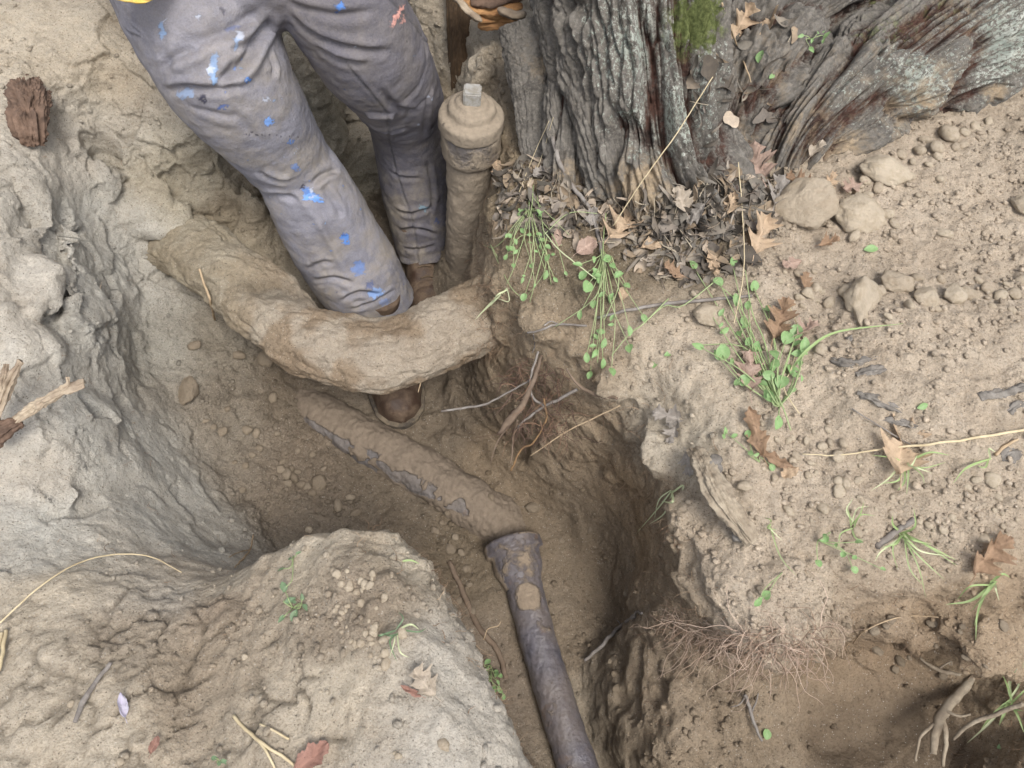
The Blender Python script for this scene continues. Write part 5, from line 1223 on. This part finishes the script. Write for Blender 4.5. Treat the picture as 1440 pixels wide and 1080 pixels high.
def sprig(name, label, root, tips, seed, mat=M_GL, Lr=(11, 18), stems=True, group=None, off=(.006, .035), kinds=('round', 'oval', 'oval', 'point'), rad=.0008, extra=2, smat=M_GS):
    rr = random.Random(seed); e = empty(name, hit(*root)[0]); tag(e, label, 'plant', group)
    for (tx, ty) in tips:
        mx_, my_ = (root[0] + tx) / 2 + rr.uniform(-12, 12), (root[1] + ty) / 2 + rr.uniform(-10, 10)
        o2 = rr.uniform(*off)
        if stems: stem(e, [root, (mx_, my_), (tx, ty)], [rad * 1.2, rad * .7], [.003, o2 * 1.0, o2], smat)
        a0 = math.degrees(math.atan2(-(ty - my_), tx - mx_))
        put_leaf(e, tx, ty, rr.uniform(*Lr), a0 + rr.uniform(-30, 30), rr, rr.choice(kinds), mat, o2)
        for k in range(rr.randint(0, extra)):
            t = rr.uniform(.45, .9); x = root[0] * (1 - t) ** 2 + 2 * mx_ * t * (1 - t) + tx * t * t; y = root[1] * (1 - t) ** 2 + 2 * my_ * t * (1 - t) + ty * t * t
            put_leaf(e, x + rr.uniform(-8, 8), y + rr.uniform(-8, 8), rr.uniform(Lr[0] * .6, Lr[1] * .8), a0 + rr.choice((-70, 70)) + rr.uniform(-20, 20), rr, rr.choice(kinds), mat, o2)
    return e
a = sprig('green_sprig', 'tangle of thin pale green stems with round leaves hanging beside the capped pipe', (745,292), [(716,348),(735,392),(722,372),(752,400),(768,384),(780,392),(795,383),(713,330),(733,297),(757,297),(738,416),(760,345),(790,330),(712,360),(770,360),(748,372)], 3, Lr=(7, 15))
for k, pts in enumerate([[(745,265),(742,310),(730,350),(700,362)],[(755,275),(765,330),(766,380),(742,415)],[(740,300),(700,345),(680,345)],[(765,330),(800,300),(840,300)],[(760,300),(768,350),(775,400)],[(700,362),(690,345),(716,400),(735,420)],[(750,260),(746,300),(725,370),(712,400)],[(770,330),(760,370),(745,425)],[(720,345),(740,330),(790,345)],[(742,268),(760,290),(800,330)]]):
    stem(a, pts, [.0009, .0006], .015 + .003 * (k % 4))
b = sprig('green_sprig', 'sprawling green sprig draped over the soil wall below the leaf litter', (848,352), [(827,400),(816,440),(835,425),(860,372),(822,385),(842,390),(857,420),(838,495),(848,508),(830,525),(860,520),(885,487),(825,500),(905,445),(885,462),(850,480),(880,400),(815,372)], 5, Lr=(12, 20))
for pts in [[(845,350),(850,400),(845,460),(840,510)],[(940,420),(905,455),(885,470),(860,500)],[(848,380),(835,420),(780,460)],[(860,360),(870,400),(850,450)],[(1010,392),(960,430),(935,430),(905,455)],[(852,300),(848,350),(852,410)]]:
    stem(b, pts, [.0012, .0008], .02)
c = sprig('green_sprig', 'largest leafy green sprig in the middle of the right bank', (1096,572), [(1030,372),(1012,398),(985,488),(1010,502),(1052,432),(1040,470),(1060,405),(1080,435),(1105,478),(1125,512),(1130,490),(1098,540),(1075,540),(1085,560),(1095,590),(1115,525),(1062,492),(1035,425),(1048,455),(1090,500),(1120,470),(975,375),(1000,442),(1016,500)], 8, Lr=(14, 24), off=(.008, .03), rad=.0012)
for pts in [[(1112,605),(1095,560),(1050,490),(975,485)],[(1095,570),(1070,500),(1040,430),(1010,400)],[(1090,560),(1110,500),(1122,460)],[(1090,550),(1075,480),(1058,440),(1048,380)]]:
    stem(c, pts, [.0015, .001], .014)
sprig('green_sprig', 'low green sprig with a few leaves on the right bank below the rotten wood tip', (1068,650), [(1020,608),(1062,640),(1085,655),(1052,612)], 9, Lr=(8, 13))
sprig('green_sprig', 'tiny green sprig growing on bark below the two upper oak leaves', (1140,55), [(1128,50),(1150,46),(1140,68),(1160,52)], 10, Lr=(9, 14), kinds=('point',))
sprig('dull_green_sprig', 'small dull green rosette on the crest of the near bank', (412,855), [(398,868),(405,845),(425,842),(400,828),(428,852),(415,862)], 11, M_GD, Lr=(11, 18), kinds=('point','oval'), extra=1)
sprig('dull_green_sprig', 'tiny dull green seedling left above the rosette on the near bank', (412,782), [(418,778),(408,786),(398,800),(402,826)], 12, M_GD, Lr=(8, 12), kinds=('point',), extra=0)
sprig('green_sprig', 'small green sprig hanging over the edge of the near bank beside the sewer pipe', (690,935), [(684,932),(697,945),(708,978),(696,968),(700,958),(690,952),(702,968)], 13, Lr=(8, 13))
sprig('green_sprig', 'thin green sprig on the overhanging clod of the right bank', (1100,805), [(1068,845),(1080,835)], 14, Lr=(12, 16))
sprig('green_sprig', 'thin green sprig below the weathered stick on the right bank', (1150,760), [(1162,756),(1150,790),(1205,762),(1240,800),(1200,800)], 15, Lr=(9, 14))
sprig('green_sprig', 'weak seedling at the bottom edge of the cracked mud', (305,1072), [(312,1070),(303,1066)], 16, M_GD, Lr=(9, 12))
for (x, y, s_, a_, lb, k_) in [(1215,351,20,0,'single bright green leaf right below the rough tan stone','oval'),(1290,574,16,20,'single small green leaf on bare soil above the large tan oak leaf','oval'),(1066,88,20,60,'single green leaf on the bark between the upper oak leaves and the moss','oval'),(1082,110,14,50,'small yellow-green leaf just below the single green leaf on the bark','oval'),(1078,1040,14,90,'single green leaf in the dark hollow at the bottom','round'),(918,517,11,60,'tiny green leaf on bare soil left of the largest sprig','round'),(934,500,13,15,'small narrow green leaf on bare soil left of the largest sprig','oval'),(1402,1052,10,20,'tiny pale green leaf near the bottom right corner','oval')]:
    p, n = hit(x, y, .006); dep = -((np.array(p) - CAM) @ RW)[2]; L = s_ * dep / F
    me = LM[(k_, M_GL.name)].copy(); me.name = 'green_leaf'; o = link('green_leaf', me); o.matrix_world = Matrix.Translation(p) @ orient(x, y, a_, (n + Vector((0, 0, .5))).normalized()) @ Matrix.Scale(L, 4); tag(o, lb, 'green leaf')
def tuft(label, root, tips, w, seed, mat=M_BL, bendpx=10, off=.03, mid=.025):
    rr = random.Random(seed); e = empty('grass_tuft', hit(*root)[0]); tag(e, label, 'grass tuft')
    for (x, y) in tips:
        m = ((root[0] + x) / 2 + rr.uniform(-bendpx, bendpx), (root[1] + y) / 2 + rr.uniform(-bendpx, bendpx))
        blade(e, [(root[0] + rr.uniform(-4, 4), root[1] + rr.uniform(-4, 4)), m, (x, y)], w * rr.uniform(.6, 1.15), [.003, mid * rr.uniform(.6, 1.4), off * rr.uniform(.3, 1)], mat if rr.random() < .75 else M_PB)
    return e
tuft('large pale grass tuft with long blades fanning out on the right bank', (1268,752), [(1332,782),(1345,795),(1300,825),(1328,815),(1255,725),(1285,715),(1240,770),(1262,800),(1290,770),(1230,790),(1345,788),(1310,765),(1302,840)], .0018, 1, off=.02)
tuft('grass tuft under the large tan oak leaf', (1272,650), [(1240,680),(1225,690),(1300,680),(1330,650),(1290,640),(1262,690),(1310,665),(1225,640),(1275,695),(1252,668),(1335,640)], .0017, 2)
tuft('few green blades beside the dark flakes at the right', (1390,645), [(1350,665),(1340,680),(1375,655),(1400,636)], .0016, 3)
tuft('pale grass blades hanging from the rim of the right bank', (944,692), [(920,730),(895,750),(912,738),(960,690),(930,705)], .0020, 4, M_PB)
tuft('small dull grass tuft on the near bank', (558,888), [(535,890),(600,883),(558,930),(548,925),(575,925),(560,860),(532,892),(590,886)], .0014, 5, M_GD)
tuft('bright grass tuft at the right edge of the hollow', (1420,985), [(1440,930),(1405,1020),(1380,1025),(1440,1000),(1395,1010),(1450,960),(1410,950),(1440,1030),(1360,1045),(1430,940)], .0026, 6, bendpx=6)
tuft('green grass tuft below the large brown oak leaf', (1398,820), [(1370,880),(1372,900),(1330,850),(1345,845),(1420,812),(1405,845),(1365,860)], .0021, 7)
tuft('thin grass tuft on the clod above the hanging fine roots', (1085,735), [(1120,810),(1075,728),(1100,760),(1092,745)], .0016, 8)
tuft('sparse small grass tuft left of the large pale grass tuft', (1200,740), [(1190,712),(1215,706),(1230,725),(1180,770),(1215,760),(1200,700),(1222,712)], .0014, 9)
tuft('few pale blades left of the tangle of stems beside the capped pipe', (712,408), [(672,445),(668,450),(690,432),(700,420)], .0016, 10, M_PB)
e = empty('arching_grass', hit(1110, 520)[0]); tag(e, 'single long arching green grass blade beside the largest sprig', 'grass blade'); blade(e, [(1112,520),(1140,488),(1180,466),(1270,455)], .0028, [.01, .03, .03, .008])
e = empty('arching_grass', hit(580, 790)[0]); tag(e, 'single short green blade on the crumbly crest of the near bank', 'grass blade'); blade(e, [(566,789),(578,788),(590,793)], .0016, [.004, .01, .004])
# ================================================================== STICKS, STRAWS, BARE ROOTS
M_STRAW = mat_wood('straw', (.60, .51, .34), (.46, .38, .24), (30, 30, 30), .6, .3)
M_TWIG = mat_wood('grey_twig', (.26, .24, .22), (.15, .13, .115), (50, 50, 50))
M_ROOT = mat_wood('bare_root', (.20, .15, .11), (.12, .088, .065), (60, 60, 60))
M_PALE = mat_wood('pale_root', (.46, .36, .24), (.34, .25, .16), (60, 60, 60))
M_SLATE = mat_wood('weathered_grey_wood', (.235, .215, .19), (.12, .108, .095), (60, 60, 60))
M_DUSTY = mat_wood('dusty_wood', (.33, .28, .21), (.22, .18, .135), (40, 40, 40))
def stick(name, label, cat, pts, rad, mat, off=.006, n=30, branches=()):
    pa = path_on(pts, off) if len(pts[0]) == 2 else PP(pts)
    def mk(pa, rad):
        C = catmull(pa, n); C = C + .0009 * np.stack([pn(C * 60, 1), pn(C * 60, 2), pn(C * 60, 3)], 1) * min(3, np.max(rad) / .0015)
        return tube(C, rad, n, 8, smooth_path=False)
    V, Fc = mk(pa, rad)
    if not branches:
        o = link(name, mesh_of(name, V, Fc, mat)); return tag(o, label, cat)
    e = empty(name, pa[0]); tag(e, label, cat); child('main_stem', mesh_of('main_stem', V, Fc, mat), e)
    for bp, br in branches:
        V, Fc = mk(path_on(bp, off) if len(bp[0]) == 2 else PP(bp), br); child('branch', mesh_of('branch', V, Fc, mat), e)
    return e
stick('straw', 'forked pale straw stem lying on the near bank by the bottom edge', 'straw', [(328,1007),(350,1030),(372,1048),(398,1064),(425,1085)], [.0024,.0023,.0020,.0018], M_STRAW, branches=[([(362,1040),(376,1060),(390,1090)], [.0018,.0015])])
stick('straw', 'short straight straw right of the forked straw stem', 'straw', [(366,1018),(386,1028),(406,1039)], .0016, M_STRAW)
stick('dry_stalk', 'long thin dry stalk arching over the left side of the near bank', 'stalk', [(-5,880),(60,822),(120,788),(180,779),(220,786),(255,805)], [.0014,.0013,.0008], M_STRAW, .02)
stick('straw', 'pale straws leaning at the left edge below the long dry stalk', 'straw', [(8,886),(4,915),(-4,950)], .0028, M_STRAW, .012, branches=[([(2,890),(-2,915),(-6,935)], [.0024,.002])])
stick('grey_stick', 'weathered grey stick in the mud crack at the bottom left', 'stick', [(157,932),(135,958),(116,988),(106,1015)], [.0030,.0034,.0042,.003], M_TWIG)
stick('straw', 'long golden straw lying across the large tan oak leaf', 'straw', [(1128,638),(1180,640),(1250,630),(1330,622),(1450,603)], [.0009,.0014,.0022,.0026], M_STRAW, .012)
stick('dark_twig', 'dark knobbly twig leaning from the trench floor to the right wall', 'twig', [(822,930),(845,908),(868,885),(893,866)], [.0036,.0042,.0046,.004], M_TWIG, .010, branches=[([(868,886),(872,878),(868,872)], [.002,.0015]), ([(888,868),(895,861),(903,862)], [.003,.0025])])
stick('grey_twig', 'long grey twig lying across the top of the right wall', 'twig', [(840,447),(880,437),(930,428),(990,422),(1058,416)], [.0030,.0032,.0034,.003], M_TWIG, .010)
stick('small_twig', 'short grey twig sticking out of the soil wall above the hanging roots', 'twig', [(742,469),(765,462),(785,456),(825,458)], [.0020,.0024,.0020], M_TWIG, .014, branches=[([(750,470),(752,485),(749,496)], [.0014,.001]), ([(765,458),(775,452),(785,455)], [.0016,.001])])
stick('grey_root', 'slender grey root running down the bark beside the sawn stub', 'root', [(778,192),(786,225),(805,262),(830,296),(842,335),(850,372)], [.0045,.0050,.0045,.004,.003], M_TWIG, .008)
stick('dry_stalk', 'dry stalk leaning up against the bark above the leaf litter', 'stalk', [(862,318),(905,252),(950,190),(1002,108)], [.0010,.0012,.0009], M_STRAW, .025)
stick('dry_stalk', 'thin dry stalk standing across the lobed tan oak leaf', 'stalk', [(1038,228),(1044,300),(1046,380),(1032,455)], [.0010,.0011,.0009], M_STRAW, .03)
stick('dry_stalk', 'pale curved stalk beside the moss under the upper oak leaves', 'stalk', [(1015,5),(1034,58),(1050,98),(1056,116)], [.0018,.0018,.0012], M_PALE, .012)
stick('dry_stalk', 'thin dry stalk hanging from the largest sprig to the soil', 'stalk', [(1110,430),(1124,472),(1112,520),(1102,545),(1124,582)], [.0012,.0012,.0009], M_STRAW, .012)
stick('dry_stalk', 'pale stalk crossing the tangle of stems beside the capped pipe', 'stalk', [(765,325),(785,350),(812,372),(838,392)], [.0010,.0012,.0010], M_PB, .025)
stick('dry_stalk', 'two thin crossed stalks rising at the foot of the sawn stub', 'stalk', [(742,262),(760,225),(778,165)], [.0008,.0008,.0005], M_STRAW, .02, branches=[([(730,270),(752,215),(772,170)], [.0007,.0005])])
stick('pale_twig', 'thin pale twig hanging down the left slope above the clods', 'twig', [(281,378),(288,402),(296,425),(302,450)], [.0026,.0028,.0028,.0026], M_PALE, .014)
stick('weathered_stick', 'grey stick half buried above the large pale grass tuft', 'stick', [(1232,768),(1256,750),(1284,730)], [.0065,.006,.005], M_TWIG, .002)
stick('thin_twig', 'thin curved twig lying on the soil left of the large tan oak leaf', 'twig', [(1198,575),(1235,598),(1275,622),(1300,628)], [.0010,.0013,.001], M_TWIG, .006)
stick('brown_straw', 'thin brown straw on the bark-littered soil at the right edge', 'straw', [(1400,640),(1412,628),(1432,618)], [.0028,.003,.002], M_PALE, .006)
stick('small_white_root', 'thin pale root with a torn skin on the slope behind the near bank', 'root', [(356,752),(352,772),(342,785),(330,798)], [.0012,.0014,.0022,.001], M_PALE, .012, branches=[([(352,773),(338,776),(322,783)], [.0011,.0008])])
stick('hollow_root', 'pale forked root end poking out at the bottom right', 'root', [(1392,930,-.30),(1352,972,-.33),(1322,1010,-.34),(1312,1060,-.36)], [.008,.009,.010,.006], M_DUSTY, branches=[([(1325,1008,-.34),(1330,1040,-.36),(1326,1078,-.38)], [.006,.003]), ([(1318,1015,-.34),(1296,1035,-.36),(1288,1070,-.38)], [.004,.002]), ([(1330,1000,-.33),(1350,1006,-.32),(1364,1004,-.31)], [.003,.002])])
stick('hollow_root', 'thin grey root running down into the grass at the bottom right corner', 'root', [(1440,990,-.2),(1400,1004,-.24),(1360,1020,-.28),(1342,1040,-.32)], [.004,.004,.003], M_DUSTY)
stick('hollow_root', 'small grey root dangling in the dark hollow at the bottom', 'root', [(1048,978),(1056,1000),(1062,1022),(1072,1042)], [.003,.0035,.003,.002], M_TWIG, .02, branches=[([(1048,980),(1040,990),(1028,994)], [.0015,.001]), ([(1058,1000),(1064,985),(1066,975)], [.002,.001])])
stick('hollow_root', 'small pale root curled in the hollow left of the forked root end', 'root', [(1294,925),(1310,938),(1330,945),(1352,948)], [.002,.004,.003], M_DUSTY, .02, branches=[([(1322,940),(1336,930),(1338,936)], [.002,.001])])
def wood_loft(name, pts, rads, label, cat, mat, dep, seed, fs=7, ft=60, nu=150, nv=110):
    bd = bark_disp(fs, ft, dep, seed, dep * .6); V, Fc, s_, a_, d_, C = loft(pts, rads, nu, nv, bd); V, Fc = capped_(V, Fc, nv, C)
    BVHS.append(BVHTree.FromPolygons(V.tolist(), Fc)); return tag(link(name, mesh_of(name, V, Fc, mat)), label, cat)
wood_loft('weathered_wood', [P(975,632,-.075), P(990,655,-.058), P(1008,690,-.052), P(1026,718,-.056), P(1058,760,-.085)], [(.006,.008),(.014,.017),(.017,.021),(.016,.019),(.008,.014)], 'chunky dusty grey piece of weathered wood on the rim of the right bank', 'wood piece', M_DUSTY, .012, 7)
for q in (([P(1010,640,-.05),P(1004,655,-.05),P(1016,662,-.05)],.010,.005), ([P(1030,752,-.09),P(1048,756,-.095),P(1072,765,-.10)],.010,.006)):
    wood_thing('bark_flake', [q], 'dark flake at the upper end of the weathered wood piece' if q[1] == .010 and q[0][0][1] > P(1030,752,-.09)[1] + .02 else 'dark flake at the lower end of the weathered wood piece', 'bark flake', M_SLATE, 'flake')
FL = [([(1168,505),(1195,511),(1232,503)],.009,'dark flat wood flake in the bare soil right of the largest sprig, topmost'),([(1204,528),(1225,522),(1245,517)],.008,'dark wood flake second from the top in the bare soil'),([(1206,552),(1232,562),(1268,578)],.008,'long dark wood flake pointing to the large tan oak leaf'),([(1238,590),(1262,592),(1290,600)],.010,'dark wood flake right behind the large tan oak leaf'),
      ([(1376,558),(1410,552),(1445,542)],.006,'grey wood sliver at the right edge of the bank, upper one'),([(1418,580),(1432,572),(1446,568)],.007,'grey wood sliver at the right edge of the bank, lower one'),([(1192,478),(1197,474),(1202,480)],.005,'tiny dark wood flake above the other flakes'),([(1412,650),(1420,640),(1436,636)],.012,'dark lumpy bark piece at the right edge below the golden straw')]
for pts, w_, lb in FL:
    ps = [np.array(hit(x, y, -.001)[0]) for x, y in pts]; wood_loft('wood_flake', ps, [(.001,.003),(.0035,w_ * .9),(.004,w_),(.0035,w_ * .8),(.001,.003)], lb, 'wood flake', M_SLATE, .007, int(w_ * 9999), 14, 110, 70, 50)
# roots hanging from the right wall
hr = stick('hanging_root', 'thickest hanging root with a frayed reddish broken end at the right wall', 'root', [(762,500,-.16),(750,535,-.17),(734,570,-.20),(716,592,-.22),(701,610,-.24)], [.003,.005,.0065,.0085,.003], M_ROOT)
stick('hanging_root', 'long thin grey root reaching left towards the boot', 'root', [(745,535,-.19),(715,552,-.22),(680,569,-.25),(650,574,-.27),(621,578,-.28)], [.0020,.0022,.0024,.0022], M_TWIG)
stick('hanging_root', 'curved grey root looping below the thickest hanging root', 'root', [(812,548,-.17),(785,562,-.20),(765,572,-.22),(742,588,-.24),(726,603,-.26)], [.0034,.0032,.0028,.002], M_TWIG, branches=[([(765,571,-.22),(750,560,-.20),(745,540,-.18),(752,510,-.16),(757,495,-.15)], [.0028,.0022])])
stick('hanging_root', 'straight pale thin root slanting over the dark wall', 'root', [(872,570,-.15),(835,588,-.19),(795,608,-.23),(746,641,-.28)], [.0012,.0014,.0014,.0008], M_PALE)
stick('hanging_root', 'hanging root with a bright orange tip, lowest of the bundle', 'root', [(765,560,-.19),(768,590,-.22),(750,622,-.26),(733,632,-.28),(718,662,-.32)], [.0018,.002,.002,.0022,.002], mat_wood('orange_root', (.30, .19, .09), (.18, .115, .07)))
stick('hanging_root', 'straight dark thin root hanging down left of the orange tip', 'root', [(728,590,-.22),(722,615,-.26),(720,640,-.29),(717,652,-.3)], [.002,.002,.0012], M_ROOT)
stick('hanging_root', 'thin root hanging from the broken end of the thickest root', 'root', [(735,560,-.19),(722,590,-.23),(700,620,-.27),(690,648,-.3)], [.0016,.0016,.0010], M_ROOT)
stick('hanging_root', 'knotty brown root leaving the rim to the right of the bundle', 'root', [(795,518,-.13),(818,546,-.15),(845,556,-.14),(868,560,-.12)], [.002,.0035,.0042,.003], M_ROOT)
stick('hanging_root', 'short thin root hanging from the underside of the thick mud-caked root', 'root', [(598,512,-.27),(594,530,-.30),(588,552,-.33)], [.0016,.0018,.001], M_PALE)
stick('thin_root', 'thin pale root curving out of the soil left of the dark twig and sprig', 'root', [(680,900),(686,885),(700,880),(704,874)], [.001,.0012,.0007], M_PALE, .03)
stick('buried_root', 'brown root running along the foot of the near bank', 'root', [(632,790),(650,830),(672,880),(700,915),(712,955)], [.006,.007,.007,.006], M_ROOT, .002)
stick('thin_root', 'long thin root looping out of the clod above the hollow', 'root', [(1200,905),(1215,888),(1250,872),(1285,866),(1320,868)], [.0010,.0011,.0008], M_PALE, .012)
# fuzz of fine roots, a mass nobody could count
def fuzz(name, label, starts, seed, length, cols, drop=.6, r=.0005, wig=.006, out_=.5):
    S = Soup(); rr = random.Random(seed)
    for (p, n) in starts:
        p = np.array(p); d = np.array(n) * out_ + np.array([rr.gauss(0, .5), rr.gauss(0, .5), rr.gauss(-.1, .5)]); d /= np.linalg.norm(d); L = rr.uniform(*length); k = 7; pts = [p]
        for i in range(k):
            d = d + np.array([rr.gauss(0, .35), rr.gauss(0, .35), rr.gauss(-drop * .35, .3)]); d /= np.linalg.norm(d); pts.append(pts[-1] + d * L / k)
        V, Fc = tube(pts, [r * rr.uniform(.9, 1.8), r * .5], 10, 3, cap=False); S.add(V, Fc, tuple(np.array(rr.choice(cols)) * rr.uniform(.65, 1.2)))
        if rr.random() < .45:
            q = pts[3]; d2 = np.array([rr.gauss(0, 1), rr.gauss(0, 1), rr.gauss(-.4, .6)]); d2 /= np.linalg.norm(d2)
            V, Fc = tube([q, q + d2 * L * .2, q + d2 * L * .35 + [0, 0, -.15 * L]], [r * .9, r * .4], 6, 3, cap=False); S.add(V, Fc, tuple(x * .9 for x in rr.choice(cols)))
    g = G(name + '_material'); M_ = g.fin(g.attr('tint', 'Color'), .85, None, .15)
    return tag(link(name, S.mesh(name, M_)), label, 'fine roots', kind='stuff')
rf = random.Random(21)
def st(poly, n, off=0): return [hit(x, y, off) for x, y in rnd_in(poly, n, rf)]
RC = [(.26,.17,.11),(.34,.24,.16),(.18,.12,.08),(.42,.31,.21)]
fuzz('fine_roots', 'tangle of pinkish fine roots under the overhanging clod above the hollow', st([(930,850),(1000,880),(1080,885),(1160,880),(1130,925),(1040,920),(960,900)], 300), 1, (.03, .13), [(.56,.43,.34),(.46,.34,.26),(.30,.21,.15)], .7, .00055)
fuzz('fine_roots', 'bundle of fine dark rootlets around the hanging roots at the right wall', [(Vector(P(rf.uniform(718, 805), rf.uniform(505, 610), rf.uniform(-.25, -.17))), Vector((-.3, -.6, -.3))) for _ in range(150)], 2, (.04, .12), [(.16,.10,.075),(.24,.15,.10),(.12,.075,.06)], .8, .0006)
wm = np.nonzero((np.abs(GN[:, 2]) < .62) & (GV[:, 0] > -.2) & (GV[:, 2] > -.45) & (GV[:, 1] < 1.25) & (GV[:, 1] > .1))[0]
wm = RNG.choice(wm, 1500, replace=False)
fuzz('fine_roots', 'fine hair roots sticking out all along the right wall and rim', [(GV[i], GN[i]) for i in wm], 3, (.010, .04), RC, .5, .00035, out_=.9)
wm = np.nonzero((np.abs(GN[:, 2]) < .8) & (GV[:, 0] < 0) & (GV[:, 2] > -.35) & (GV[:, 2] < -.02))[0]
wm = RNG.choice(wm, 260, replace=False)
fuzz('fine_roots', 'sparse short hair roots along the rim of the near and left banks', [(GV[i], GN[i]) for i in wm], 4, (.006, .022), RC, .3, .0003, out_=.8)
fuzz('fine_roots', 'short rootlets where the mud-caked root enters the right wall', [hit(x, y) for x, y in rnd_in([(672,392),(706,396),(712,500),(668,505)], 110, rf)], 5, (.012, .05), RC, .6, .0004, out_=.8)
